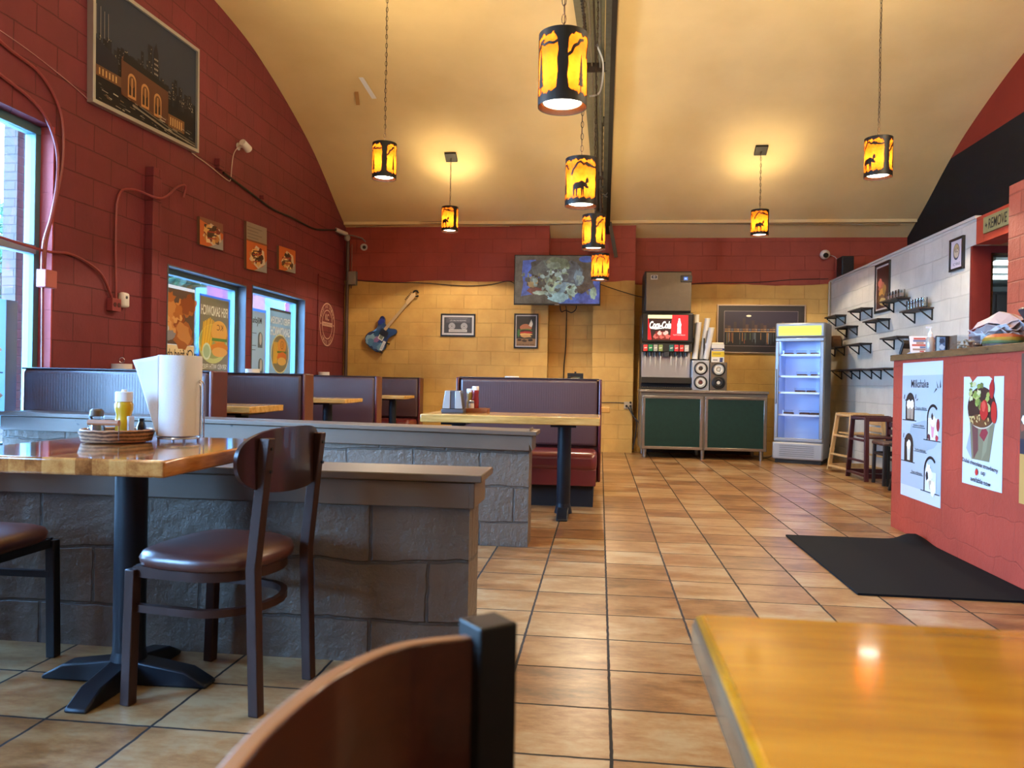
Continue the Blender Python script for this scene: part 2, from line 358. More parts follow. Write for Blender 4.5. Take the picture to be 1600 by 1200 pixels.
class Art:
    """flat print: coloured shapes on a sheet in the plane O + u*U + v*V; each shape lies a hair above the last"""
    def __init__(s, O, U, V, mat=pm, eps=.00007, **mk):
        s.O, s.U, s.V = Vector(O), Vector(U).normalized(), Vector(V).normalized(); s.N = s.U.cross(s.V); s.k = 0; s.eps = eps
        s.mb = MB(); s.mats = []; s.mat = mat; s.mk = mk
    def mi(s, c):
        m = c if isinstance(c, bpy.types.Material) else s.mat(c, **s.mk)
        if m not in s.mats: s.mats.append(m)
        return s.mats.index(m)
    def P(s, u, v): return s.O+s.U*u+s.V*v+s.N*(s.k*s.eps)
    def poly(s, pts, c): s.k += 1; s.mb.add([s.P(*p) for p in pts], [tuple(range(len(pts)))], s.mi(c)); return s
    def rect(s, u0, v0, u1, v1, c): return s.poly([(u0,v0),(u1,v0),(u1,v1),(u0,v1)], c)
    def rects(s, rs, c):
        s.k += 1; m = s.mi(c)
        for u0,v0,u1,v1 in rs: s.mb.add([s.P(u0,v0),s.P(u1,v0),s.P(u1,v1),s.P(u0,v1)], [(0,1,2,3)], m)
        return s
    def ell(s, u, v, a, b, c, n=28, t0=0, t1=2*PI, rot=0):
        ps = []
        for i in range(n):
            t = t0+(t1-t0)*i/(n if abs(t1-t0-2*PI) < 1e-6 else n-1); x, y = a*math.cos(t), b*math.sin(t)
            ps.append((u+x*math.cos(rot)-y*math.sin(rot), v+x*math.sin(rot)+y*math.cos(rot)))
        return s.poly(ps, c)
    def blob(s, u, v, a, b, c, seed=0, n=18, j=.18, rot=0):
        r = random.Random(seed); ps = []
        for i in range(n):
            t = 2*PI*i/n; q = 1+r.uniform(-j,j); x, y = a*q*math.cos(t), b*q*math.sin(t)
            ps.append((u+x*math.cos(rot)-y*math.sin(rot), v+x*math.sin(rot)+y*math.cos(rot)))
        return s.poly(ps, c)
    def ring(s, u, v, a, b, w, c, n=40, t0=0, t1=2*PI):
        s.k += 1; m = s.mi(c); ps = []
        for i in range(n+1):
            t = t0+(t1-t0)*i/n; ps += [s.P(u+a*math.cos(t), v+b*math.sin(t)), s.P(u+(a-w)*math.cos(t), v+(b-w)*math.sin(t))]
        s.mb.add(ps, [(2*i,2*i+2,2*i+3,2*i+1) for i in range(n)], m); return s
    def line(s, pts, w, c):
        s.k += 1; m = s.mi(c)
        for (a,b),(d,e) in zip(pts, pts[1:]):
            L = math.hypot(d-a,e-b) or 1; px, py = -(e-b)/L*w/2, (d-a)/L*w/2
            s.mb.add([s.P(a+px,b+py),s.P(a-px,b-py),s.P(d-px,e-py),s.P(d+px,e+py)], [(0,1,2,3)], m)
        return s
    def text(s, body, u, v, w, h, c, bold=.0, shear=0., mirror=False, rot=0):
        """fits the text into a w x h box centred on (u, v)"""
        vv, ff, x0, x1, y0, y1 = text_geo(body, bold, shear); s.k += 1; m = s.mi(c); ps = []
        sx = w/(x1-x0); sy = h/(y1-y0)
        for x, y in vv:
            X = (x-(x0+x1)/2)*sx; Y = (y-(y0+y1)/2)*sy
            if mirror: X = -X
            ps.append(s.P(u+X*math.cos(rot)-Y*math.sin(rot), v+X*math.sin(rot)+Y*math.cos(rot)))
        s.mb.add(ps, ff, m); return s
    def build(s, name, parent=None):
        me = bpy.data.meshes.new(name); me.from_pydata(s.mb.v, [], s.mb.f)
        for m in s.mats: me.materials.append(m)
        me.polygons.foreach_set('material_index', s.mb.mi)
        o = bpy.data.objects.new(name, me); COL.objects.link(o)
        if parent: o.parent = parent
        return o
def frame_mb(O, U, V, w, h, bw, d, N):
    """picture frame of bar width bw and depth d, lower-left corner O"""
    O, U, V, N = Vector(O), Vector(U), Vector(V), Vector(N); mb = MB()
    for a0,a1,b0,b1 in ((0,w,0,bw),(0,w,h-bw,h),(0,bw,bw,h-bw),(w-bw,w,bw,h-bw)):
        mb.prism([(a0,b0),(a1,b0),(a1,b1),(a0,b1)], O, U, V, N*d)
    return mb
# ------------------------------------------------------------------ the room
XL, XW, XG = -3.777, 3.192, 4.21
f = MB(); f.box(-4.0,4.4,-2.6,11.6,-.1,0); struct(f.build('floor', M_FLOOR, smooth=False))
PROF = [(3.0,3.25),(3.6,3.6),(4.4,4.02),(5.2,4.33),(6.0,4.54),(6.6,4.61),(7.14,4.612),(7.83,4.54),(8.3,4.435),(8.75,4.31),(9.3,4.125),(9.79,3.93),(10.25,3.69),(10.68,3.44),(11.1,3.215),(11.45,3.04)]
def ceil_z(y):
    for (a,b),(c,d) in zip(PROF, PROF[1:]):
        if a <= y <= c: return b+(d-b)*(y-a)/(c-a)
    return PROF[0][1]
pr = smoothpath([(0,y,z) for y,z in PROF], 4)
m = MB(); n = len(pr); xa, xb = -3.99, 4.38
m.add([(xa,p.y,p.z) for p in pr]+[(xb,p.y,p.z) for p in pr]+[(xa,p.y,p.z+.12) for p in pr]+[(xb,p.y,p.z+.12) for p in pr],
      [q for i in range(n-1) for q in ((i,i+1,n+i+1,n+i),(2*n+i,3*n+i,3*n+i+1,2*n+i+1))]+[(0,n,3*n,2*n),(n-1,3*n-1,4*n-1,2*n-1)]+
      [(i,2*n+i,2*n+i+1,i+1) for i in range(n-1)]+[(n+i,n+i+1,3*n+i+1,3*n+i) for i in range(n-1)])
m.box(xa,xb,-2.6,3.0,3.25,3.4)
struct(m.build('ceiling', M_CEIL))
# left wall with its window openings (thick, so the reveals show)
XO = -3.98
m = MB()
ZT = 4.75
for y0,y1,z0,z1 in ((-2.6,-1.25,0,ZT),(-1.25,.65,0,.75),(-1.25,.65,2.66,ZT),(.65,2.2,0,ZT),(2.2,4.975,0,.45),(2.2,4.975,2.67,ZT),(4.975,6.40,0,ZT),
                    (6.40,7.92,0,.8),(6.40,7.92,1.945,ZT),(7.92,8.06,0,ZT),(8.06,9.58,0,.8),(8.06,9.58,1.975,ZT),(9.58,11.6,0,ZT)):
    m.box(XO,XL,y0,y1,z0,z1)
struct(m.build('wall_left', M_RED, smooth=False))
m = MB(); m.box(XL,XL+.012,10.02,10.05,1.0,2.36); m.box(XL,XL+.012,10.02,11.1,2.34,2.37)
struct(m.build('trim_1', M_RED, smooth=False))
m = MB(); m.box(XL,XL+.075,6.05,6.17,0,2.70); struct(m.build('trim_2', M_RED, bevel=.006))
m = MB(); m.box(XL,XL+.05,7.2,7.30,3.0,3.10); m.box(XL,XL+.05,8.2,8.23,2.94,2.98); struct(m.build('trim_3', M_RED, bevel=.004))
# back wall: pilasters and recesses
m = MB()
for x0,x1,y in ((-3.99,-1.34,11.112),(-1.34,-.76,11.1),(-.76,-.12,11.36),(-.12,.463,11.1),(.463,4.38,11.36)):
    m.box(x0,x1,y,11.6,0,3.30)
struct(m.build('wall_back', M_BACK, smooth=False))
m = MB(); m.box(XG,4.38,-2.6,7.19,0,4.75); m.box(XG,4.38,7.19,11.6,2.47,4.75); struct(m.build('wall_right', M_GABLE, smooth=False))
# front wall behind the viewer
m = MB(); m.box(-3.98,4.38,-2.7,-2.5,0,3.3)
struct(m.build('wall_front', M_RED, smooth=False))
# white partition, bulkhead, kitchen doorway
m = MB(); m.box(XW,XW+.125,7.19,11.36,0,2.45); m.box(XW,XW+.125,7.09,7.19,2.225,2.45); struct(m.build('wall_partition', M_WHITE, smooth=False))
m = MB(); m.box(XW-.012,XW+.135,7.09,11.36,2.45,2.475); struct(m.build('trim_4', pm('#b9b6ae', .5), smooth=False))
m = MB(); m.box(XW,XW+.2,3.2,7.09,2.225,2.455); struct(m.build('wall_bulkhead', masonry('orange_red_block','#b4432a',.6,.4,dark=.85), smooth=False))
m = MB(); m.box(XW+.2,XG,3.2,7.19,2.225,2.26); m.box(XW+.125,XW+.2,7.09,7.19,2.225,2.45); struct(m.build('trim_5', pm('#a08a68', .7), smooth=False))
m = MB(); m.box(XW+.0,XW+.155,7.155,7.19,0,2.225); m.box(XW+.155,XG,7.155,7.19,2.165,2.225); m.box(4.05,XG,7.155,7.19,0,2.165)
struct(m.build('door_1', pm('#6a1c18', .5, var=.08), smooth=False))
m = MB(); m.box(XW+.155,XW+.19,7.192,7.30,0,2.165); m.box(XW+.19,4.05,7.192,7.30,2.15,2.165); struct(m.build('trim_6', M_BRTOP, smooth=False))
m = MB(); m.box(XW+.125,6.2,7.3,11.5,2.40,2.47); struct(m.build('ceiling_kitchen', pm('#c9ccca', .7), smooth=False))
m = MB(); m.box(6.1,6.2,7.19,11.5,0,2.4); m.box(4.38,6.1,11.36,11.5,0,2.4); m.box(4.21,6.1,7.1,7.19,0,2.4); m.box(4.38,6.1,7.1,11.5,-.1,0); struct(m.build('wall_kitchen', pm('#c3c8c6', .6), smooth=False))
m = MB(); m.box(2.60,2.82,3.2,5.34,0,2.29); struct(m.build('wall_pillar', masonry('orange_red_brick','#b5543a',.6,.9,bw=.30,bh=.14,dark=.75,fine=.7), smooth=False))
# low walls between the tables: blocks, fascia boards and cap
def halfwall(nm, y, x1, zl, zr, th=.2):
    m = MB(); x0 = -3.77
    def slab(xa, xb, ya, yb, off0, off1):
        za0, za1 = zl+off0, zl+off1; zb0, zb1 = zr+off0, zr+off1
        v = [(xa,ya,za0),(xb,ya,zb0),(xb,yb,zb0),(xa,yb,za0),(xa,ya,za1),(xb,ya,zb1),(xb,yb,zb1),(xa,yb,za1)]
        return v, [(0,3,2,1),(4,5,6,7),(0,1,5,4),(1,2,6,5),(2,3,7,6),(3,0,4,7)]
    v, fc = slab(x0,x1,y,y+th,-.04,-.026)
    for i in range(4): v[i] = (v[i][0],v[i][1],0)
    m.add(v, fc); w = m.build(nm, M_GREY, smooth=False); struct(w)
    t = MB(); t.add(*slab(x0,x1+.003,y-.022,y,-.115,-.028)); t.add(*slab(x1,x1+.02,y-.022,y+th+.02,-.115,-.028)); t.add(*slab(x0,x1,y+th,y+th+.02,-.115,-.028))
    a = t.build('fascia_board', M_FASCIA, w, bevel=.003)
    t = MB(); t.add(*slab(x0,x1+.045,y-.035,y+th+.035,-.026,0)); a = t.build('cap_board', M_FASCIA, w, bevel=.004)
def fascia():
    t = NT('grey_painted_board'); c = t.coord(); n = t.noise(c, 3, 5, .6, (.6,1,1)); k = t.noise(c, 14, 2)
    t.set(t.mix(t.math('GREATER_THAN', k, .74), t.ramp(n, [(.3,'#5a4c40'),(.7,'#6a5a4c')]), lin('#241f1c')), rough=.38); t.bump(t.noise(c, 40, 4, .6, (.1,1,1)), .15, .004); return t.m
M_FASCIA = fascia()
halfwall('wall_low', 2.585, -.43, .656, .656)
halfwall('wall_low', 4.54, -.407, .725, .682)

# ------------------------------------------------------------------ windows
M_FRAME = pm('#577a82', .4, .3)
def window(nm, y0, y1, z0, z1, rail=None):
    xg = -3.90; w = .06
    m = MB()
    for a,b,c,d in ((y0,y1,z0,z0+w),(y0,y1,z1-w,z1),(y0,y0+w,z0+w,z1-w),(y1-w,y1,z0+w,z1-w)): m.box(xg-.05,xg+.03,a,b,c,d)
    fr = m.build('window_frame', M_FRAME, bevel=.003); struct(fr); fr.name = nm
    g = MB(); g.box(xg-.004,xg+.002,y0+w,y1-w,z0+w,z1-w); g.build('pane', M_GLASS, fr, smooth=False)
    if rail: r = MB(); r.box(xg-.03,xg+.045,y0+w,y1-w,rail-.03,rail+.03); r.build('meeting_rail', pm('#8d9799', .4, .3), fr, bevel=.003)
    return fr
window('window_1', 2.2, 4.975, .45, 2.67, 1.815)
window('window_2', 6.40, 7.92, .8, 1.945); window('window_3', 8.06, 9.58, .8, 1.975); window('window_4', -1.25, .65, .75, 2.66)
# metal linings of the two small windows and the pink reveal of the large one
m = MB()
for y0,y1,z1 in ((6.40,7.92,1.945),(8.06,9.58,1.975)):
    m.box(-3.87,XL+.006,y1-.012,y1,.8,z1); m.box(-3.87,XL+.006,y0,y1-.012,z1-.012,z1); m.box(-3.87,XL+.006,y0,y0+.012,.8,z1-.012)
struct(m.build('trim_7', M_ALU, smooth=False))
m = MB(); m.box(-3.87,XL+.002,4.963,4.975,.45,2.67); struct(m.build('trim_8', M_JAMB, smooth=False))

# ------------------------------------------------------------------ outside
M_LEAF = NT('summer_leaves'); _n = M_LEAF.noise(M_LEAF.coord(), 9, 5, .7); M_LEAF.set(M_LEAF.ramp(_n, [(.35,'#081a0c'),(.5,'#173a1c'),(.65,'#44703c')]), rough=.6); M_LEAF = M_LEAF.m
g = MB(); g.box(-40,-4.0,-20,45,-.3,-.12); o = g.build('ground_outside', pm('#c4c2bc', .8, var=.1), smooth=False); o.name = 'ground'; struct(o)
def leafball(nm, c, R, n, leaf, label, seed):
    r = random.Random(seed); t = thing(nm, label, nm, (c[0],c[1],-.12))
    k = MB(); k.cyl((0,0,0),(0,0,c[2]+.12),.16,.09,10); k.build('trunk', pm('#4a3a2c', .8, var=.2), t)
    k = MB()
    for _ in range(n):
        d = Vector((r.gauss(0,1),r.gauss(0,1),r.gauss(0,1))).normalized()*R*(r.random()**.4); d.z *= .8
        p = d+Vector((0,0,c[2]+.12)); a = Vector((r.gauss(0,1),r.gauss(0,1),r.gauss(0,1))).normalized(); b = a.orthogonal().normalized(); q = a.cross(b)
        s_ = leaf*r.uniform(.6,1.4); k.add([p-b*s_,p+q*s_*.5,p+b*s_,p-q*s_*.5],[(0,1,2,3)])
    k.build('foliage', M_LEAF, t, smooth=False)
leafball('tree', (-10.2,17.3,3.1), 2.6, 5200, .15, 'leafy green tree outside the window with the fish sandwich poster', 1)
leafball('tree', (-15.3,18.2,3.9), 1.9, 1600, .14, 'small green tree seen low through the tall window', 2)
leafball('shrub', (-7.65,12.4,.95), .9, 1800, .12, 'leafy shrub low outside the window with the fish sandwich poster', 5)
def pillar(nm, x0, x1, y0, y1, z1, mat, label, cat):
    m = MB(); m.box(x0,x1,y0,y1,-.12,z1); return tag(m.build(nm, mat, smooth=False), label, cat)
pillar('brick_pier', -4.78,-4.66,5.72,5.87,4.2, masonry('brown_brick','#4a3a30',.8,.6,bw=.21,bh=.07,dark=.6), 'weathered brown brick pier outside the tall window', 'pier')
pillar('pink_post', -6.15,-5.85,11.72,12.1,2.9, pm('#7d2a4c',.6,var=.06), 'pink painted porch post outside the fish sandwich window', 'post')
pillar('brick_block', -6.6,-6.0,12.4,13.35,3.2, masonry('pink_brick','#743a50',.7,.4,bw=.3,bh=.09,dark=1.25), 'pink brick wall outside behind the milkshake window poster', 'wall')
pillar('shed', -7.4,-6.2,13.5,14.7,2.6, pm('#3f6f84',.6,var=.08), 'pale blue building outside the chicken sandwich window', 'building')
pillar('porch_post', -5.9,-5.7,14.0,14.2,2.7, pm('#b85a92',.6), 'mauve porch post outside beside the pale blue building', 'post')
pillar('low_house', -26,-20,19,34,3.4, pm('#2f5468',.7,var=.15), 'low bluish house far outside the tall window', 'house')
m = MB(); m.prism([(0,0),(7,0),(3.5,1.8)], (-26.5,18.5,3.4), (1,0,0), (0,0,1), (0,16,0)); tag(m.build('house_roof', masonry('teal_shingles','#557d86',.8,.3,bw=.3,bh=.14,dark=.8)), 'pale shingled roof of the low house beyond the tall window', 'roof')

# ------------------------------------------------------------------ window posters (printed to be read from the street, so mirrored in here)
def wposter(nm, label, y0, y1, z0, z1, border='#2c4f86'):
    """thin printed film on the inner face of the glass; u runs from y1 towards y0 = as read from outside"""
    t = thing(nm, label, 'poster', (0,0,0))
    a = Art((-3.893,y0,z0), (0,1,0), (0,0,1), mat=tm, eps=.0001)
    return t, a, y1-y0, z1-z0
t, a, w, h = wposter('window_poster', 'fried chicken window poster, leftmost in the small windows', 6.47, 7.08, 1.10, 1.80)
a.rect(0,0,w,h,'#b8a48c').rect(0,.16,w,h-.03,'#5f4a3c').rect(0,0,w,.155,'#e9d3a2')
for i in range(14):
    r_ = random.Random(i); a.blob(r_.uniform(.05,w-.06), r_.uniform(.26,h-.12), .10,.075, ('#b06a30','#c98a4c','#8e4a22','#d7a468')[i%4], i, j=.3)
a.blob(.42,.25,.16,.13,'#a86430',3,j=.22).blob(.42,.27,.12,.10,'#c68b50',4,j=.3).blob(.18,.24,.1,.05,'#8d8d96',8).ell(.12,.3,.05,.03,'#c9ccd4')
a.text('k fried chi', w*.52,.075,w*.62,.085,'#463729',.01,mirror=True).ring(w-.07,.07,.05,.05,.012,'#2a2a36')
a.build('print', t)
t, a, w, h = wposter('window_poster', 'fish sandwich window poster with fries and a burger bun', 7.17, 7.80, 1.00, 1.78)
a.rect(0,0,w,h,'#2f568e').rect(.012,.012,w-.03,h-.02,'#82826a')
a.text('FISH SANDWICH', w/2-.01,h-.15,w*.86,.10,'#e9efe2',.02,mirror=True)
a.ell(w*.45,.30,w*.46,.20,'#c9d78c').ell(w*.45,.32,w*.42,.17,'#9db070')
for i in range(9): a.line([(.05+.02*i,.22),(.09+.032*i,.56-.012*abs(i-4))],.022,'#f0c93a' if i%2 else '#e0b32a')
a.blob(w*.64,.40,.17,.10,'#d99a3e',2,j=.05).ell(w*.64,.43,.165,.11,'#e6b457').rect(w*.40,.33,w*.9,.36,'#5c8a3c').blob(w*.66,.26,.17,.06,'#d98a2c',5,j=.1).blob(w*.66,.22,.16,.05,'#e3b162',6,j=.05)
a.text('KC', w*.66,.47,.13,.06,'#7c5220',.01,mirror=True).ell(.15,.22,.085,.085,'#d9efdc').ell(.15,.22,.065,.065,'#a8cfae')
a.text('SERVED WITH FRIES', w/2,.07,w*.8,.05,'#eef2e6',.01,mirror=True)
a.build('print', t)
t, a, w, h = wposter('window_poster', 'pale blue milkshake window poster with dark arches', 8.22, 8.69, .95, 1.75)
a.rect(0,0,w,h,'#3f6fae').rect(.0,0,w-.015,h-.03,'#a8d5e6')
a.text('Milkshake', w*.42,h-.13,w*.66,.07,'#2c3540',.02,mirror=True)
for u,v in ((w*.68,.36),(w*.72,.06)):
    a.rect(u-.06,v,u+.06,v+.12,'#5d7580').ell(u,v+.12,.06,.06,'#5d7580').ell(u+.01,v+.10,.03,.07,'#c8cfd0').line([(u-.28,v+.02),(u-.1,v+.02)],.006,'#39454c')
for u,v in ((.10,.33),(.12,.52)): a.line([(u-.06,v),(u+.1,v)],.006,'#39454c')
a.line([(w*.5,.60),(w*.54,.64)],.012,'#39454c'); a.build('print', t)
t, a, w, h = wposter('window_poster', 'fried chicken sandwich window poster with a ringed burger', 8.79, 9.42, .96, 1.80)
a.rect(0,0,w,h,'#6f7466').rect(0,h-.03,w,h,'#4a4d48')
a.text('FRIED CHICKEN', w/2,h-.14,w*.9,.085,'#f1f1e6',.02,mirror=True).text('SANDWICH', w/2,h-.27,w*.9,.11,'#f1f1e6',.02,mirror=True)
a.ell(w/2,.30,w*.42,.24,'#ece9b0').ell(w/2,.30,w*.40,.225,'#8d8a70')
for i in range(6): a.line([(.12+.018*i,.18),(.13+.03*i,.44)],.02,'#e8c247')
a.ell(w*.58,.40,.13,.09,'#e0a24a').rect(w*.36,.31,w*.8,.335,'#547a38').blob(w*.58,.27,.14,.055,'#d8792c',3,j=.1).ell(w*.58,.21,.13,.05,'#e6c06a').ring(w*.58,.41,.05,.05,.01,'#9a6a2a').text('KC',w*.58,.41,.05,.04,'#9a6a2a',mirror=True)
a.text('ONLY $7.99', w/2,.035,w*.7,.06,'#f1f1e6',.02,mirror=True); a.build('print', t)
t, a, w, h = wposter('window_poster', 'bluish sandwich poster on the lower sash of the tall window', 4.02, 4.80, .62, 1.45)
a.rect(0,0,w,h,'#7fb3d8').rect(w-.1,0,w,h,'#6d8296')
for u,v,s_ in ((w*.62,.50,.17),(w*.66,.20,.15),(w*.2,.38,.15)):
    a.poly([(u-s_,v),(u,v-s_*.8),(u+s_,v),(u,v+s_*.8)],'#d8d2c4').poly([(u-s_*.8,v),(u,v-s_*.6),(u+s_*.8,v),(u,v+s_*.62)],'#9b6a4a')
    for k in range(3): a.line([(u-s_*.6,v+.02-.05*k),(u,v-s_*.35+.02-.04*k),(u+s_*.6,v+.02-.05*k)],.02,('#e6d9bd','#a8402f','#c9c49a')[k])
a.text('Sandwich', w*.55,.73,w*.5,.09,'#2b4a6e',.01,shear=.3,mirror=True).line([(.1,.02+.32),(w-.12,.35)],.008,'#2b4a6e'); a.build('print', t)

# ------------------------------------------------------------------ dining tables
def trestle_foot(m, L, w=.075, h=.05, ang=0):
    for s_ in (-1,1):
        d = Vector((math.cos(ang),math.sin(ang),0))*s_; q = Vector((-d.y,d.x,0))
        pts = [(0,0,h+.03),(L-.07,0,h),(L,0,.012),(L,0,0),(0,0,0)]
        v = []
        for sd in (-1,1): v += [d*p[0]+q*(w/2*sd*(1 if p[0] < .1 else .92))+Vector((0,0,p[2])) for p in pts]
        m.add(v, [(4,3,2,1,0),(5,6,7,8,9),(0,1,6,5),(1,2,7,6),(2,3,8,7),(3,4,9,8),(4,0,5,9)])
def table_top(t, x0, x1, y0, y1, z, th, mat, bev=.008):
    m = MB(); m.box(x0,x1,y0,y1,z-th,z)
    if len(mat) > 1: m.mi = [1,0,1,1,1,1]
    return m.build('tabletop', mat, t, bevel=bev)
t = thing('dining_table', 'glossy butcher block table against the low grey wall, holding the wicker tray', 'table', (-1.47,2.31,0))
table_top(t, -.24,.415,-.52,.21,.76,.043,[M_OAKTOP],.006)
m = MB(); m.cyl((0,0,.05),(0,0,.70),.048,n=24); m.cyl((0,0,.70),(0,0,.717),.14,n=24); m.cyl((0,0,.04),(0,0,.10),.062,.048,24); m.build('column', M_TABLEBASE, t)
m = MB(); trestle_foot(m,.275,ang=0); trestle_foot(m,.255,ang=PI/2); m.build('cross_foot', M_TABLEBASE, t, bevel=.006)
t = thing('dining_table', 'orange varnished table filling the near right corner', 'table', (.70,.17,0))
o = table_top(t, -.613,.62,-.55,.56,.76,.038,[M_ORANGE,M_ORANGEEDGE],.010)
m = MB(); m.cyl((0,0,.05),(0,0,.70),.048,n=24); m.cyl((0,0,.70),(0,0,.722),.15,n=24); m.build('column', M_TABLEBASE, t)
m = MB(); trestle_foot(m,.28,ang=0); trestle_foot(m,.28,ang=PI/2); m.build('cross_foot', M_TABLEBASE, t, bevel=.006)
def booth_table(label, x0, x1, y0, y1, z, th, px):
    cx, cy = (x0+x1)/2, (y0+y1)/2
    t = thing('booth_table', label, 'table', (cx,cy,0), 0, 'booth tables')
    table_top(t, x0-cx,x1-cx,y0-cy,y1-cy,z,th,[M_PINE],.007)
    for p in px:
        m = MB(); q = p-cx; m.cyl((q,0,.03),(q,0,z-th-.02),.05,n=20); m.box(q-.09,q+.09,-.2,.2,z-th-.02,z-th)
        m.cyl((q,0,.03),(q,0,.10),.065,.05,20); m.build('column', M_TABLEBASE, t)
        m = MB(); k = MB(); trestle_foot(k,.20,.085,.055,PI/2); m.add([(v[0]+q,v[1],v[2]) for v in k.v], k.f); m.build('foot', M_TABLEBASE, t, bevel=.006)
    return t
booth_table('long oak booth table on two dark posts, holding the grey napkin dispenser', -1.25,.006,5.33,5.92,.735,.057,(-1.03,-.25))
booth_table('oak booth table behind the tall backed maroon booth, only its end showing', -1.15,.10,7.62,8.2,.735,.05,(-.95,-.1))
booth_table('oak booth table under the small windows, nearest of the three along the left wall', -3.72,-2.46,5.25,5.84,.76,.05,(-3.5,-2.66))
booth_table('middle oak booth table along the left wall, between two booths', -3.72,-2.56,7.62,8.2,.765,.045,(-3.5,-2.85))
booth_table('far oak booth table along the left wall, next to the mustard wall', -3.72,-2.52,9.85,10.4,.765,.045,(-3.5,-2.75))

# ------------------------------------------------------------------ booths
def booth(label, x0, x1, yb, front=True, rear=True, th=.13, ends=(True,True), z=1.0, ins=0., sd=.50):
    """upholstered double booth: back panel between yb and yb+th, seats on its sides"""
    cx = (x0+x1)/2; t = thing('booth_bench', label, 'booth', (cx,yb,0), 0, 'upholstered booths'); hw = (x1-x0)/2
    def cushion(ya, yc, za, zb, nm, mat, puff):
        m = MB(); nx, ny = 14, 8; rows = []
        # puffed pad: rounded at its borders
        for s_, (zz) in ((1,None),):
            pass
        m.box(-hw,hw,ya,yc,za,zb); return m.build(nm, mat, t, bevel=puff)
    m = MB(); m.box(-hw,hw,.02,th-.02,.14,z-.01); m.build('core_panel', M_TRIMRED, t, bevel=.004)
    if front: cushion(0,.02,.47,z,'back_cushion',M_VPURP,.018) if False else None
    for side in (0,1):
        has = front if side == 0 else rear
        y0 = -.005 if side == 0 else th-.035
        zb = .44 if has else .14
        m = MB(); m.box(-hw+.004,hw-.004,y0-(.03 if side == 0 else 0),y0+.04+(.03 if side else 0),zb,z); b = m.build('back_cushion', M_VPURP, t, bevel=.03); b.modifiers['bevel'].segments = 4
        if has:
            ya, yc = (-.50,-.03) if side == 0 else (th+.03,th+sd)
            m = MB(); m.box(-hw+.004+ins,hw-.004,ya,yc,.28,.43); b = m.build('seat_cushion', M_VRED, t, bevel=.05); b.modifiers['bevel'].segments = 5
            e = .01 if side == 0 else 0
            m = MB(); m.box(-hw+.01+ins,hw-.01,ya+.005+e,yc,.17,.30); m.build('seat_front', M_VRED, t, bevel=.006)
            m = MB(); m.box(-hw+.03+ins,hw-.03,ya+(.09 if side == 0 else 0),yc-(.09 if side else 0),0,.17); m.build('kick_base', pm('#0e0f14', .6), t)
    m = MB(); m.box(-hw,hw,-.03,th+.03,z-.004,z+.008); m.build('top_piping', pm('#2e2226', .4), t, bevel=.004)
    for s_, on in zip((-1,1), ends):
        if on:
            m = MB(); xe = s_*hw; m.box(min(xe,xe+s_*.025),max(xe,xe+s_*.025),-.04,th+.04,.15,z+.004); m.build('end_panel', M_TRIMRED, t, bevel=.008)
    return t
booth('maroon booth facing the long oak table beside the aisle', -1.19,-.01,6.53)
booth('booth behind the second low wall, its plum back lit lilac by the tall window', -3.845,-2.52,4.815,front=False,ins=.09,sd=.42,ends=(False,True))
booth('bluish lit booth under the fish sandwich poster', -3.75,-2.52,6.40)
booth('booth below the painted white logo, second from the mustard wall', -3.75,-2.54,8.62)
booth('booth in the far left corner against the mustard wall', -3.75,-2.55,10.78,rear=False)

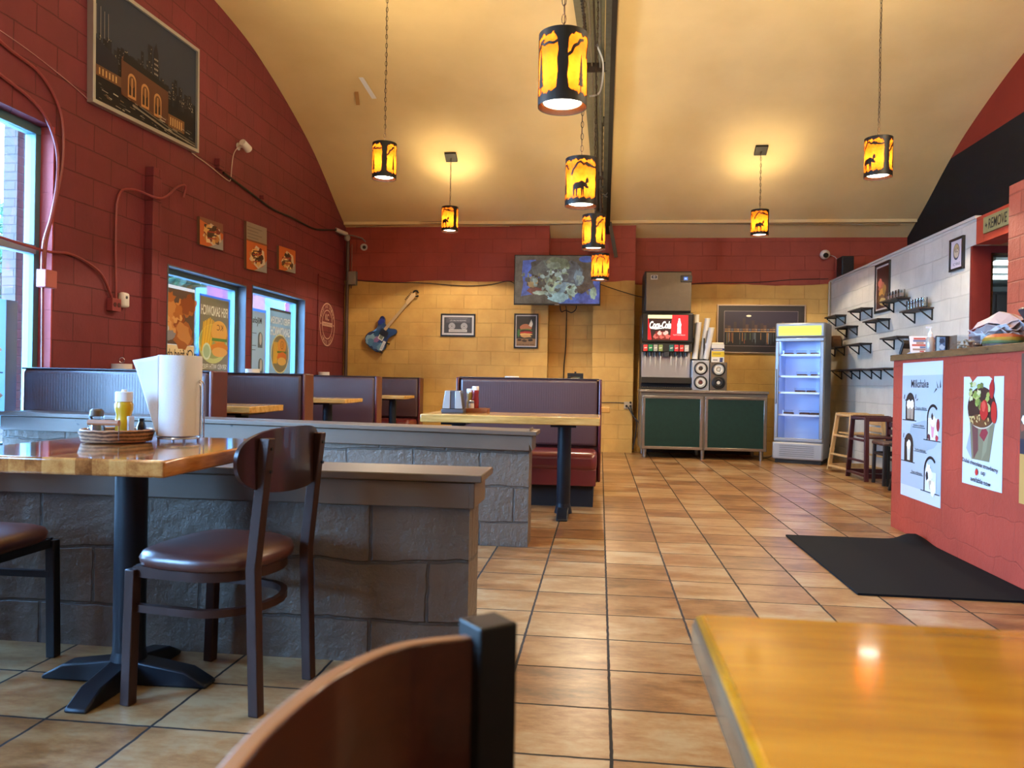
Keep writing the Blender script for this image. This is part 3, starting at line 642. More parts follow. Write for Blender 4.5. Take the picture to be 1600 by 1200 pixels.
# ------------------------------------------------------------------ chairs
def make_chair(label, loc, rz, metal, seatm, backm):
    t = thing('cafe_chair', label, 'chair', loc, rz)
    for s_ in (-1,1):
        m = MB(); m.bar((.20,.19*s_,0),(.19,.19*s_,.40),.033,.033,side=(1,0,0)); m.build('front_leg', metal, t, bevel=.003)
        m = MB(); p = [(-.20,.147*s_,0),(-.183,.147*s_,.42),(-.222,.147*s_,.795)]
        v = []
        for (x,y,z) in p: v += [(x-.0165,y-.0165,z),(x+.0165,y-.0165,z),(x+.0165,y+.0165,z),(x-.0165,y+.0165,z)]
        m.add(v, [(3,2,1,0),(8,9,10,11)]+[(4*k+i,4*k+(i+1)%4,4*k+4+(i+1)%4,4*k+4+i) for k in (0,1) for i in range(4)]); m.build('rear_post', metal, t, bevel=.003, smooth=False)
    def upath(z, ins=0.):
        pts = [(.19,-.182+ins,z),(.0,-.182+ins,z)]
        for i in range(1,12):
            a_ = -PI/2-PI*i/12; pts.append((-.005+.155*math.cos(a_),(.182-ins)*math.sin(a_),z))
        return pts+[(0,.182-ins,z),(.19,.182-ins,z)]
    m = MB(); m.ribbon(upath(.392),.018,.032); m.ribbon([(.19,-.17,.392),(.19,.17,.392)],.018,.03); m.build('seat_frame', metal, t)
    m = MB(); m.ribbon(upath(.285),.02,.022); m.build('stretcher', metal, t)
    def ring(k, z):
        out = []
        for i in range(40):
            a_ = 2*PI*i/40; c_, s_ = math.cos(a_), math.sin(a_)
            if c_ > 0: x = .205*abs(c_)**.45; y = .205*(abs(s_)**.6)*(1 if s_ > 0 else -1)
            else: x = -.185*abs(c_)**.9; y = .205*(abs(s_)**.8)*(1 if s_ > 0 else -1)
            out.append((x*k+.01,y*k,z))
        return out
    m = MB(); rg = [ring(.95,.405),ring(1.0,.412),ring(1.02,.43),ring(.98,.447),ring(.86,.457),ring(.55,.463),ring(.2,.465)]
    v = [p for r_ in rg for p in r_]; fc = [(40*j+i,40*j+(i+1)%40,40*j+40+(i+1)%40,40*j+40+i) for j in range(len(rg)-1) for i in range(40)]+[tuple(range(39,-1,-1)),tuple(range(240,280))]
    m.add(v, fc); m.build('seat', seatm, t, angle=60)
    # bent plywood back, stadium outline
    m = MB(); W_, H_ = .225,.096; N = 36; v = []
    ys = [-W_*math.cos(PI*i/N) for i in range(N+1)]
    for y in ys:
        q = min(1,abs(y)/W_); hz = H_*max(0,1-q**2.8)**(1/2.6); x = -.224+1.05*y*y
        for sd, zz in ((-.006,-hz),(.006,-hz),(.006,hz),(-.006,hz)): v.append((x+sd,y,.727+zz))
    fc = []; mi = []
    for i in range(N):
        a_ = 4*i
        for k in range(4): fc.append((a_+k,a_+4+k,a_+4+(k+1)%4,a_+(k+1)%4)); mi.append(1 if k in (0,2) else 0)
    m.add(v, fc); m.mi = mi
    o = m.build('backrest', backm, t, angle=40)
    for s_ in (-1,1):
        for z in (.70,.765): m = MB(); m.cyl((-.232,.147*s_,z),(-.2385,.147*s_,z),.005,n=10); m.build('bolt', M_BLACK, t)
    return t
M_DKBACK = [wood('dark_walnut_back', [(.3,'#1f100d'),(.7,'#2e1813')], grain=(9,1,9), scale=2, rough=.28, coat=.4), pm('#3a221a',.3)]
make_chair('brown metal chair with a dark wooden back at the butcher block table', (-1.137,2.30,0), math.radians(171.4), M_CHAIRMETAL, M_VSEAT, M_DKBACK)
make_chair('chair at the left photo edge, only its seat and front leg showing', (-2.04,2.27,0), 0.02, M_DARKMETAL, M_VSEAT, M_DKBACK)
def near_chair():
    t = thing('cafe_chair','nearest chair, its reddish curved wooden back and black post cut off below','chair',(.06,.40,0))
    far, near = Vector((-.142,.188,0)), Vector((-.142,-.188,0))
    def post(p, nm, z1, lean):
        m = MB(); c = math.radians(40); r = .0235; v = []
        for z, dx in ((0,lean),(.43,0),(z1,0)):
            v += [(p.x+dx+r*math.cos(c+k*PI/2+PI/4), p.y+r*math.sin(c+k*PI/2+PI/4), z) for k in range(4)]
        m.add(v, [(3,2,1,0),(8,9,10,11)]+[(4*j+k,4*j+(k+1)%4,4*j+4+(k+1)%4,4*j+4+k) for j in (0,1) for k in range(4)]); return m.build(nm, M_BLACK, t, bevel=.002, smooth=False)
    post(far,'rear_post',.786,-.02); post(near,'rear_post',.786,-.02)
    for y in (-.19,.19): m = MB(); m.bar((.22,y,0),(.21,y,.41),.03,.03,side=(1,0,0)); m.build('front_leg', M_BLACK, t, bevel=.002)
    m = MB(); m.ribbon([(.21,-.19,.40),(-.13,-.18,.40)],.02,.03); m.ribbon([(.21,.19,.40),(-.13,.18,.40)],.02,.03); m.ribbon([(.21,-.19,.40),(.21,.19,.40)],.02,.03); m.build('seat_frame', M_BLACK, t)
    m = MB(); m.box(-.14,.235,-.20,.20,.415,.465); b = m.build('seat', M_VSEAT, t, bevel=.02)
    half = [(-.152,.180),(-.196,.156),(-.219,.121),(-.233,.076),(-.239,.023)]
    pts = smoothpath([(x,y,0) for x,y in half]+[(x,-y,0) for x,y in half[::-1]],5); m = MB(); v = []; N = len(pts)
    for i, p in enumerate(pts):
        d = pts[min(i+1,N-1)]-pts[max(i-1,0)]; d.normalize(); q = Vector((-d.y,d.x,0))*.006
        v += [p-q+Vector((0,0,.60)), p+q+Vector((0,0,.60)), p+q+Vector((0,0,.776)), p-q+Vector((0,0,.776))]
    fc = [(0,1,2,3),(4*N-1,4*N-2,4*N-3,4*N-4)]; mi = [1,1]
    for i in range(N-1):
        for k in range(4): fc.append((4*i+k,4*i+4+k,4*i+4+(k+1)%4,4*i+(k+1)%4)); mi.append(1 if k in (0,2) else 0)
    m.add(v, fc); m.mi = mi; m.build('backrest', [M_BACKREST,M_PLYEDGE], t, bevel=.002)
    return t
near_chair()
# ------------------------------------------------------------------ pendant lamps
SH, SR = .31, .104
def strip(pts, w):
    out = []
    for (a,b),(c,d) in zip(pts, pts[1:]):
        L = math.hypot((c-a)*.0018, d-b) or 1; px, py = -(d-b)/L*w/2/.0018, (c-a)*.0018/L*w/2
        out.append([(a+px,b+py),(a-px,b-py),(c-px,d-py),(c+px,d+py)])
    for (a,b) in pts: out.append([(a+w/2/.0018*math.cos(PI*i/4), b+w/2*math.sin(PI*i/4)) for i in range(8)])
    return out
def pine(t, z0, h, wd):
    P = [[(t-1.2,z0-.02),(t+1.2,z0-.02),(t+1.2,z0+.03),(t-1.2,z0+.03)]]
    for i in range(5):
        a = z0+.02+h*.17*i; w = wd*(1-.17*i); P.append([(t-w,a),(t+w,a),(t,a+h*.33)])
    return P
def trunk(t): 
    R = [(-30,.03),(-15,.05),(-12,.12),(-14,.17),(-11,.21),(-14,.26),(-24,.29),(24,.29),(13,.26),(11,.2),(13,.15),(10,.1),(14,.05),(30,.03)]
    L = [[(t+a,z) for a,z in R]]
    L += strip([(t+10,.185),(t+20,.20),(t+26,.228),(t+36,.238),(t+42,.258),(t+52,.262)], .012)
    L += strip([(t-12,.248),(t-24,.240),(t-36,.247),(t-48,.243),(t-56,.25)], .011)
    return L
MOOSE = [(.08,0),(.13,0),(.15,.3),(.22,.38),(.25,0),(.30,0),(.33,.38),(.52,.40),(.55,0),(.60,0),(.62,.35),(.66,.02),(.70,.02),(.70,.5),(.78,.42),(.95,.40),(.98,.46),(.88,.58),(.86,.66),(.98,.72),(.95,.9),(.88,.98),(.80,.85),(.78,.68),(.68,.74),(.55,.80),(.40,.72),(.18,.70),(.06,.58),(.05,.3)]
polys = trunk(0)+trunk(255)+pine(47,.045,.13,8)+pine(-62,.045,.16,11)+pine(84,.05,.07,6)+pine(112,.05,.15,8)
polys.append([(148+62*x, .045+.125*y) for x, y in MOOSE])
polys += strip([(146,.19),(150,.215),(160,.24),(168,.262),(178,.27),(190,.25),(200,.262),(212,.252),(222,.24)], .012)
polys += strip([(70,.20),(76,.24),(86,.262),(98,.27),(108,.258),(118,.262),(128,.23)], .011)
def silhouette_mesh():
    bm = bmesh.new()
    for p in polys:
        vs_ = [bm.verts.new((a,0,z)) for a, z in p]
        try: bm.faces.new(vs_)
        except ValueError: pass
    bm.normal_update(); bmesh.ops.triangulate(bm, faces=bm.faces[:])
    for k in range(-15, 60):
        bmesh.ops.bisect_plane(bm, geom=bm.verts[:]+bm.edges[:]+bm.faces[:], dist=1e-5, plane_co=(k*6.0+.01,0,0), plane_no=(1,0,0))
    for i in range(72):
        a0, a1 = i*5, i*5+5; w = lambda a: .006*math.sin(a*.21)+.005*math.sin(a*.43+1)
        for za, zb, zc, zd in ((.284+w(a0),.284+w(a1),SH+.002,SH+.002),(-.002,-.002,.036+w(a1*1.3),.036+w(a0*1.3))):
            q = [(a0,0,za),(a1,0,zb),(a1,0,zc),(a0,0,zd)]
            if za < 0: q = [(a0,0,za),(a1,0,zb),(a1,0,.036+w(a1*1.3)),(a0,0,.036+w(a0*1.3))]
            bm.faces.new([bm.verts.new(p) for p in q])
    for v in bm.verts:
        a = math.radians(v.co.x); v.co = Vector(((SR+.0025)*math.sin(a), -(SR+.0025)*math.cos(a), v.co.z))
    me = bpy.data.meshes.new('silhouette'); bm.to_mesh(me); bm.free(); me.materials.append(M_BLACK); return me
SIL = silhouette_mesh()
M_BULB = pm('#fff6e0', .4, emit=14, name='bulb_glow')
def pendant(label, x, y, zb, rz, ztop, canopy):
    """root at the bottom of the shade; ztop is where the chain is fixed"""
    t = thing('pendant_lamp', label, 'lamp', (x,y,zb), math.radians(rz), 'forest scene pendant lamps')
    m = MB(); m.cyl((0,0,0),(0,0,SH),SR,n=48,caps=False); m.build('lamp_shade', M_SHADE, t, angle=180)
    o = bpy.data.objects.new('cutout', SIL); COL.objects.link(o); o.parent = t
    sm = o.modifiers.new('thick','SOLIDIFY'); sm.thickness = .002; sm.offset = 0
    m = MB(); m.lathe([(0,.040),(.078,.040),(.088,.018),(.084,.018),(.074,.034),(0,.034)], n=32); m.mi = [0]*len(m.f)
    m.build('reflector', pm('#e8e2d0', .4), t)
    m = MB(); m.lathe([(0,.024),(.05,.022),(.082,.019)], n=32); m.f.append(tuple(range(64,96))) if False else None; m.mi = [0]*len(m.f)
    m.build('bulb', M_BULB, t)
    m = MB()
    for a in (0,PI/2): m.bar((SR*math.cos(a),SR*math.sin(a),SH-.01),(-SR*math.cos(a),-SR*math.sin(a),SH-.01),.008,.004)
    m.cyl((0,0,SH-.012),(0,0,SH+.02),.008,n=8); m.build('spider', M_BLACK, t)
    # chain links
    m = MB(); z = SH+.015; L = ztop-zb; i = 0; ln = .040
    while z < L-.002:
        c = z+ln/2; pts = []
        for k in range(10):
            a = 2*PI*k/10; pts.append(((.009*math.cos(a)) if i%2 else 0, 0 if i%2 else .009*math.cos(a), c+ln*.58*math.sin(a)))
        m.tube(pts, .0022, 5, closed=True); z += ln; i += 1
    m.tube([(.004*math.sin(k*1.3),.004*math.cos(k*1.3),SH+.01+(L-SH-.01)*k/12) for k in range(13)], .0022, 5)
    m.build('chain', pm('#3a2a1e', .4, .6), t)
    if canopy:
        m = MB(); slope = (ceil_z(y+.05)-ceil_z(y-.05))/.1
        th = math.atan(slope); R = Matrix.Rotation(-math.radians(rz), 3, 'Z')
        ax = [R@Vector((.075,0,0)), R@Vector((0,.075*math.cos(th),.075*math.sin(th))), R@Vector((0,-.014*math.sin(th),.014*math.cos(th)))]
        m.obox((0,0,ceil_z(y)-zb-.014), ax); m.build('canopy', M_BLACK, t, bevel=.003)
    lamp('pendant_glow','POINT',(x,y,zb+.13),PEND_W,(1.0,.74,.40),radius=.06)
    lamp('pendant_uplight','SPOT',(x,y,zb+SH-.025),PEND_U*(1.0 if y < 8 else .22),(1.0,.78,.48),(PI,0,0),radius=.085).data.spot_size = 3.0
    lamp('pendant_downlight','SPOT',(x,y,zb+.008),PEND_D*(1.15 if y > 6 else .25),(1.0,.80,.54)).data.spot_size = 2.4
    return t
PEND_W, PEND_D, PEND_U = 32.0, 62.0, 52.0
pendant('nearest and largest pendant lamp, with a dark tree trunk on its amber shade', -.187,3.40,2.175,3,ceil_z(3.4),True)
pendant('pendant lamp with a walking moose, second in the row beside the ceiling beam', -.150,5.20,2.150,-180,ceil_z(5.2),True)
pendant('pendant lamp with a tree trunk overlapping the top of the wall screen', -.085,7.25,2.217,0,ceil_z(7.25),True)
pendant('pendant lamp with two small pines, lowest in view over the wall screen corner', -.025,9.33,2.205,-97,ceil_z(9.33),True)
pendant('pendant lamp on a long chain at the left, a tree trunk on its shade', -1.945,6.74,2.757,16,ceil_z(6.74),True)
pendant('pendant lamp hung from a square plate above the guitar wall, moose at its left edge', -1.972,9.892,2.905,156,ceil_z(9.892),True)
pendant('pendant lamp on a long chain at the far right, moose and trunk on its shade', 2.197,6.56,2.675,122,ceil_z(6.56),True)
pendant('pendant lamp hung from a square plate above the drinks station, moose in its middle', 1.918,9.856,2.83,169,ceil_z(9.856),True)

# ------------------------------------------------------------------ ceiling rib with its conduits
t = thing('ceiling_beam', 'dark steel ceiling beam with pale green flange and conduits beside the pendant row', 'beam', (0,0,0))
def arcbox(m, x0, x1, d0, d1, ya=5.0, yb=11.05, n=40, taper=None):
    v = []
    for i in range(n+1):
        y = ya+(yb-ya)*i/n; z = ceil_z(y); k = 1-(i/n); xa = x0 if taper is None else x1+(x0-x1)*(taper[1]+(taper[0]-taper[1])*k)
        v += [(xa,y,z-d0),(x1,y,z-d0),(x1,y,z-d1),(xa,y,z-d1)]
    f = [(0,1,2,3),(4*n+3,4*n+2,4*n+1,4*n)]
    for i in range(n): f += [(4*i+k, 4*i+4+k, 4*i+4+(k+1)%4, 4*i+(k+1)%4) for k in range(4)]
    m.add(v, f)
M_BEAMG = pm('#6f6d55', .55, .1, var=.12)
m = MB(); arcbox(m,.045,.095,-.02,.16); m.build('web', pm('#17140f', .6, .2, var=.2), t)
m = MB(); arcbox(m,-.01,.055,-.02,.12); m.build('angle_bar', pm('#4a4c42', .5, .2, var=.2), t)
m = MB(); arcbox(m,-.36,-.02,-.02,.03,taper=(1.25,.28)); m.build('flange', M_BEAMG, t)
for x, r, d, c in ((-.06,.014,.075,'#7d7f78'),(-.11,.010,.065,'#4a453c'),(-.15,.009,.06,'#8a8370')):
    m = MB(); m.tube([(x*(1.5-.9*(y-5)/6),y,ceil_z(y)-d) for y in [5+6*i/30 for i in range(31)]], r, 8); m.build('conduit', pm(c, .4, .5, var=.15), t)
for y in (8.35,10.15,10.75):
    m = MB(); m.box(-.22+.1*(y-8)/3,.01,y-.015,y+.015,ceil_z(y)-.12,ceil_z(y)-.02); m.build('bracket', pm('#2a1f18', .6), t)
m = MB(); m.tube(smoothpath([(-.10,8.0,ceil_z(8)-.06),(-.03,8.1,ceil_z(8.1)-.2),(-.06,8.35,ceil_z(8.35)-.33),(-.17,8.5,ceil_z(8.5)-.28)],8),.010,8); m.build('flexible_conduit', pm('#c9d0d2', .3, .6), t)
m = MB(); m.tube([(-.25+.05*math.sin(i*.02),7.0+i*.018,ceil_z(7+i*.018)-.06) for i in range(50)], [.010+.008*(i%3==0) for i in range(50)], 8); m.build('wire_bundle', pm('#25231f', .5), t)
m = MB(); m.bar((.09,10.9,ceil_z(10.9)-.10),(.19,11.06,2.76),.05,.05); m.build('brace', pm('#4a4640', .5, .3), t)
m = MB(); m.tube(smoothpath([(-.06,10.3,ceil_z(10.3)-.12),(.02,10.32,ceil_z(10.3)-.2),(.07,10.33,ceil_z(10.3)-.10),(.0,10.34,ceil_z(10.3)-.07),(-.04,10.35,ceil_z(10.3)-.18),(.05,10.36,ceil_z(10.3)-.22)],6),.008,6); m.build('cable_coil', pm('#5a564d', .5), t)
# tag hanging from the ceiling with the brown mark beside it
y = 8.62; t = tag(MB().obox((-2.70,y,ceil_z(y)-.05), (Vector((.026,0,0)),Vector((.05,.10,-.085)),Vector((0,.003,.003)))).build('ceiling_tag', [pm('#cfd2d6',.5)]), 'white paper tag peeling off the ceiling', 'tag')
m = MB(); m.obox((-2.885,8.80,ceil_z(8.80)-.004),(Vector((.022,0,0)),Vector((-.03,.14,-.068)),Vector((0,.001,.002)))); tag(m.build('tape_strip', pm('#a27a44',.7)), 'brown tape strip stuck on the ceiling beside the white tag', 'tape')

# ------------------------------------------------------------------ left wall: pictures, pipes, fittings
def art_base(nm, label, O, U, V, w, h, fw, fd, fmat, N, cat='picture'):
    t = thing(nm, label, cat, O)
    frame_mb((0,0,0),U,V,w,h,fw,fd,N).build('frame', fmat, t, bevel=.0015)
    m = MB(); m.prism([(fw*.5,fw*.5),(w-fw*.5,fw*.5),(w-fw*.5,h-fw*.5),(fw*.5,h-fw*.5)], (0,0,0), U, V, Vector(N)*fd*.55); m.build('backing', pm('#2a2a2a',.6), t, smooth=False)
    return t, Art(Vector(N)*(fd*.55+.0005), U, V)
UX, UZ = Vector((0,1,0)), Vector((0,0,1))
NL = Vector((1,0,0))    # left wall faces +X ; seen from inside, u grows along +Y
W0, H0 = 1.51, .95
# large city picture (hung at a slight tilt as measured)
t, a = art_base('city_picture', 'large silver framed night picture of a lit station and skyline', (XL+.002,5.30,2.965), Vector((0,1,.045)).normalized(), Vector((0,-.02,1)).normalized(), W0, H0, .03, .05, pm('#b3b6b8',.35,.6), NL)
a.mk = dict(rough=.6, spec=.3)
w, h = W0, H0
a.rect(.03,.03,w-.03,h-.03,'#303746').rect(.03,.03,w-.03,.42,'#15161d')
r_ = random.Random(3)
for i in range(26):
    u = .06+1.36*i/25+r_.uniform(-.02,.02); bw = r_.uniform(.03,.07); top = .40+r_.uniform(.02,.16)+(.22 if 9 < i < 16 else 0)*r_.random(); a.rect(u-bw/2,.3,min(u+bw/2,w-.04),top,('#1b1c24','#22242c','#16171e')[i%3])
    L = []
    for k in range(10): uu = u+r_.uniform(-bw*.4,bw*.4); vv = r_.uniform(.34,top-.01); L.append((uu,vv,min(uu+.006,w-.04),vv+.008))
    a.rects(L, ('#9a958a','#b3a98f','#5f6068')[i%3])
a.poly([(.80,.3),(.80,.66),(.835,.75),(.87,.66),(.87,.3)],'#1f2028').rects([(.81+.015*(k%4),.4+.04*(k//4),.818+.015*(k%4),.415+.04*(k//4)) for k in range(24)],'#a8a297')
for u in (.06,.11,.155,.2): a.line([(u,.52),(u,.74-.02*(u>.15))],.006,'#8a8782')
a.poly([(.04,.30),(.32,.30),(.32,.42),(.04,.50)],'#1d2030').rect(.04,.22,.36,.30,'#6a4a34').rects([(.09+.04*k,.235,.105+.04*k,.285) for k in range(6)],'#c9a56a')
a.poly([(.36,.17),(.36,.44),(.40,.50),(1.02,.42),(1.02,.12)],'#5d3b2c').poly([(.38,.44),(.40,.51),(1.02,.44),(1.02,.40)],'#14151b')
for k, u in enumerate((.50,.68,.86)):
    v = .20-.02*k; a.rect(u-.055,v-.02,u+.055,v+.12,'#b98a58').ell(u,v+.12,.055,.055,'#b98a58').rect(u-.04,v,u+.04,v+.11,'#39281f').ell(u,v+.11,.04,.045,'#6a4a30').rect(u-.008,v,u+.008,v+.14,'#b98a58')
a.rect(1.02,.11,1.28,.22,'#7a5638').rects([(1.05+.035*k,.13,1.065+.035*k,.2) for k in range(6)],'#d0ad74')
for i in range(60):
    u = r_.uniform(.05,w-.12); v = r_.uniform(.05,.17); a.line([(u,v),(u+r_.uniform(.02,.08),v-.004)],r_.uniform(.003,.009),('#8f8779','#b9b2a2','#54524f','#75604a')[i%4])
a.line([(.5,.13),(.95,.075),(w-.05,.05)],.014,'#8d887d').line([(.6,.15),(1.0,.10),(w-.05,.07)],.01,'#6d6960')
a.build('print', t)
def canvas(label, y0, z0, w, h, tilt, kind):
    t = thing('food_canvas', label, 'picture', (XL,y0,z0), 0, 'food canvases on the left wall')
    U, V = Vector((0,math.cos(tilt),math.sin(tilt))), Vector((0,-math.sin(tilt),math.cos(tilt)))
    m = MB(); m.prism([(0,0),(w,0),(w,h),(0,h)], (0,0,0), U, V, NL*.03); m.build('stretcher', pm('#6a4a3a',.6), t, smooth=False)
    a = Art(NL*.0305, U, V); hh = h*(.62 if kind == 1 else 1)
    a.rect(0,0,w,hh,'#c4652c').poly([(w*.35,0),(w,0),(w,hh*.45),(w*.8,hh*.2)],'#9a9c9e')
    if kind == 1:
        a.rect(0,hh,w,h,'#8e8478')
        for k in range(5): a.line([(.02,h-.05-.035*k),(w*.75-.03*(k%2)*3,h-.05-.035*k)],.008,'#6b6258')
        a.rect(.0,hh-.01,w,hh+.008,'#7d4a2e')
    if kind == 0: a.poly([(0,h*.9),(w,h*.62),(w,h),(0,h)],'#7d5340')
    a.poly([(w*.12,hh*.35),(w*.55,hh*.08),(w*.92,hh*.3),(w*.85,hh*.75),(w*.45,hh*.88)],'#cfc3ae')
    r_ = random.Random(kind+5)
    for i in range(26):
        a.blob(w*.5+r_.uniform(-.26,.26)*w, hh*.47+r_.uniform(-.26,.26)*hh, .045*w/.45,.03*w/.45, ('#d8b06a','#3a241a','#b9803e','#7a2f22','#e3cfa0','#4a3020')[i%6], i, j=.4, n=9)
    for k in range(4): a.line([(w*.3,hh*(.3+.12*k)),(w*.7,hh*(.36+.12*k))],.012,'#2e1d16' if k%2 else '#a53a2a')
    a.build('print', t)
canvas('small orange food canvas nearest the large city picture', 6.89,2.205,.45,.26,.04,0)
canvas('tall orange food canvas, middle of the three, with a grey text block on top', 7.86,2.12,.50,.50,.045,1)
canvas('small orange food canvas farthest from the large city picture', 8.69,2.235,.49,.275,.04,2)
# painted round logo
a = Art((XL+.0015,10.41,1.72), UX, UZ)
LC = '#c7a392'; a.ring(0,0,.30,.30,.018,LC,48).ring(0,0,.205,.205,.014,LC,40).text('KC',-.01,.10,.14,.09,LC,.01)
a.poly([(-.2,-.025),(.2,-.025),(.2,.03),(-.2,.03)],LC).text('SANDWICH',0,.002,.34,.03,'#6a2420',.0).ell(-.25,.0,.014,.014,LC).ell(.25,0,.014,.014,LC)
def arctext(s, R, a0, a1, size, flip=False):
    for i, ch in enumerate(s):
        if ch == ' ': continue
        an = a0+(a1-a0)*i/(len(s)-1); a.text(ch, R*math.cos(an), R*math.sin(an), size*.7, size, LC, .01, rot=an+(PI/2 if flip else -PI/2))
arctext('FOOD AND DRINKS', .25, math.radians(155), math.radians(25), .045); arctext('SINCE 2007', .25, math.radians(225), math.radians(315), .045, True)
tag(a.build('painted_logo'), 'round pale logo painted on the red wall near the far corner', 'logo')
def pipe(nm, label, cat, pts, r, mat, n=6, seg=8, fittings=None):
    t = thing(nm, label, cat, pts[0]); O = Vector(pts[0]); m = MB(); m.tube([p-O for p in smoothpath(pts, n)], r, seg); m.build('run', mat, t)
    for k, (a_, b_) in enumerate(fittings or []): pass
    return t
def wire(nm, label, pts, r, mat, cat='cable', n=6):
    m = MB(); m.tube(smoothpath(pts, n), r, 6); return tag(m.build(nm, mat), label, cat)
M_PIPE = pm('#8b3a3d', .45, var=.08); M_WIREK = pm('#141214', .6)
x = XL+.02
wire('conduit','red painted conduit curving down beside the tall window, upper of two',[(x,4.1,3.16),(x,4.473,3.03),(x,4.80,2.97),(x,5.0,2.78),(x,5.03,2.45),(x,4.95,2.1),(x,4.88,1.85),(x,4.87,1.66)],.011,M_PIPE,'conduit')
wire('conduit','red painted conduit curving down beside the tall window, lower of two',[(x,4.1,2.86),(x,4.45,2.83),(x,4.80,2.74),(x,4.96,2.55),(x,4.98,2.3),(x,4.93,2.05),(x,4.86,1.85),(x,4.85,1.66)],.011,M_PIPE,'conduit')
wire('conduit','thin red conduit running down below the junction box to the booth',[(x,4.855,1.58),(x,4.86,1.3),(x,4.865,1.0)],.009,M_PIPE,'conduit')
wire('flexible_conduit','ribbed red conduit looping from the window rail to the wall outlet',[(x,4.3,1.83),(x,4.85,1.80),(x,5.15,1.82),(x,5.45,1.74),(x,5.58,1.6),(x,5.6,1.55)],.010,M_PIPE,'conduit')
wire('conduit','red painted conduit rising from the wall outlet and over the pilaster strip',[(x,5.66,1.55),(x,5.64,2.0),(x,5.66,2.35),(x+.02,5.80,2.45),(x+.085,6.11,2.45),(x+.03,6.45,2.63),(x+.02,6.60,2.68),(x,6.61,2.58)],.010,M_PIPE,'conduit')
m = MB(); m.box(XL,XL+.07,4.82,4.93,1.55,1.67); t = tag(m.build('junction_box', pm('#b0605a',.5), bevel=.004), 'pinkish red junction box on the window reveal', 'box')
t = thing('wall_outlet','red painted outlet box below the looping conduits','outlet',(XL,5.62,1.46)); m = MB(); m.box(0,.05,-.05,.06,0,.10); m.build('box', M_PIPE, t, bevel=.003); m = MB(); m.cyl((.05,-.02,.05),(.053,-.02,.05),.018,n=12); m.cyl((.05,.03,.05),(.053,.03,.05),.018,n=12); m.build('sockets', pm('#4a1c1e',.5), t)
t = thing('alarm_unit','small white rounded alarm unit beside the red outlet','alarm',(XL,5.74,1.50)); m = MB(); m.box(0,.055,-.04,.05,0,.12); b = m.build('body', pm('#d9d6d2',.4), t, bevel=.02); m = MB(); m.cyl((.055,0,.08),(.058,0,.08),.012,n=12); m.build('lens', pm('#3a3a40',.3), t)
t = thing('security_camera','white security camera high on the left wall with a dangling cord','camera',(XL,7.68,3.36)); m = MB(); m.cyl((0,0,0),(.07,0,.0),.014,n=10); m.cyl((0,0,0),(.008,0,0),.04,n=14); m.build('bracket', pm('#cfcac4',.4), t); m = MB(); m.cyl((.07,-.05,.03),(.08,.07,-.01),.035,.042,16); m.build('body', pm('#d8d3cc',.4), t); m = MB(); m.cyl((.08,.07,-.01),(.081,.076,-.012),.036,n=16); m.build('lens', pm('#1c1c20',.2), t)
wire('camera_cord','pale cord dangling below the left wall security camera',[(XL+.02,7.66,3.36),(XL+.015,7.56,3.25),(XL+.015,7.52,3.1),(XL+.015,7.50,2.97),(XL+.012,7.42,2.95),(XL+.012,7.1,2.99),(XL+.012,6.75,3.02)],.005,pm('#c9b3ab',.5),'cord')
wire('thin_wire','thin pale wire running along the red wall behind the large city picture',[(XL+.008,4.3,3.12),(XL+.008,4.7,3.09),(XL+.008,5.1,3.03),(XL+.008,5.32,2.98)],.003,pm('#b98a8a',.5),'wire')
wire('black_cable','black cable sagging along the left wall up to the corner cameras',[(XL+.015,7.35,3.0),(XL+.015,7.9,2.95),(XL+.015,8.5,2.90),(XL+.015,9.1,2.92),(XL+.015,9.8,2.93),(XL+.015,10.4,3.03),(XL+.015,10.75,3.10)],.012,M_WIREK)
t = thing('corner_cameras','cluster of two grey cameras in the far left corner under the ceiling','camera',(XL,10.85,3.0))
m = MB(); m.cyl((0,0,.05),(.12,.0,.05),.012,n=8); m.tube([(.05,.0,.05),(.16,.12,.06),(.28,.18,.03),(.33,.18,-.02)],.010,8); m.build('bracket', pm('#77706c',.4,.4), t)
m = MB(); m.cyl((-.0,-.18,.09),(.1,.02,.06),.03,n=14); m.build('body', pm('#b7b1aa',.4), t); m = MB(); m.sphere((.12,-.01,.0),.045,14); m.build('dome', pm('#8c8680',.4), t)
m = MB(); m.cyl((.31,.15,-.10),(.35,.06,-.12),.045,.05,16); m.build('body', pm('#9a948e',.4), t); m = MB(); m.cyl((.352,.055,-.121),(.353,.052,-.122),.025,n=14); m.build('lens', pm('#17171a',.2), t)
m = MB(); m.cyl((-3.715,11.05,0),(-3.715,11.05,3.0),.025,n=12); tag(m.build('corner_pipe', pm('#54433f',.5,.2)), 'dark vertical pipe in the far left corner', 'pipe')
m = MB(); m.cyl((-3.66,11.07,2.3),(-3.66,11.07,2.95),.008,n=8); tag(m.build('corner_pipe', pm('#7a4a44',.5)), 'thin short pipe beside the corner cameras', 'pipe')
t = thing('conduit_box','grey metal box on the paint line in the far left corner','box',(-3.64,11.112,2.35)); m = MB(); m.box(-.06,.06,-.09,0,0,.20); m.build('body', pm('#7d7672',.5,.3), t, bevel=.004); m = MB(); m.box(-.05,.05,-.095,-.09,.01,.19); m.build('cover', pm('#8a837e',.5,.3), t, bevel=.002)

# ------------------------------------------------------------------ back wall
YB = 11.112
NB = Vector((0,-1,0)); UXX = Vector((1,0,0))
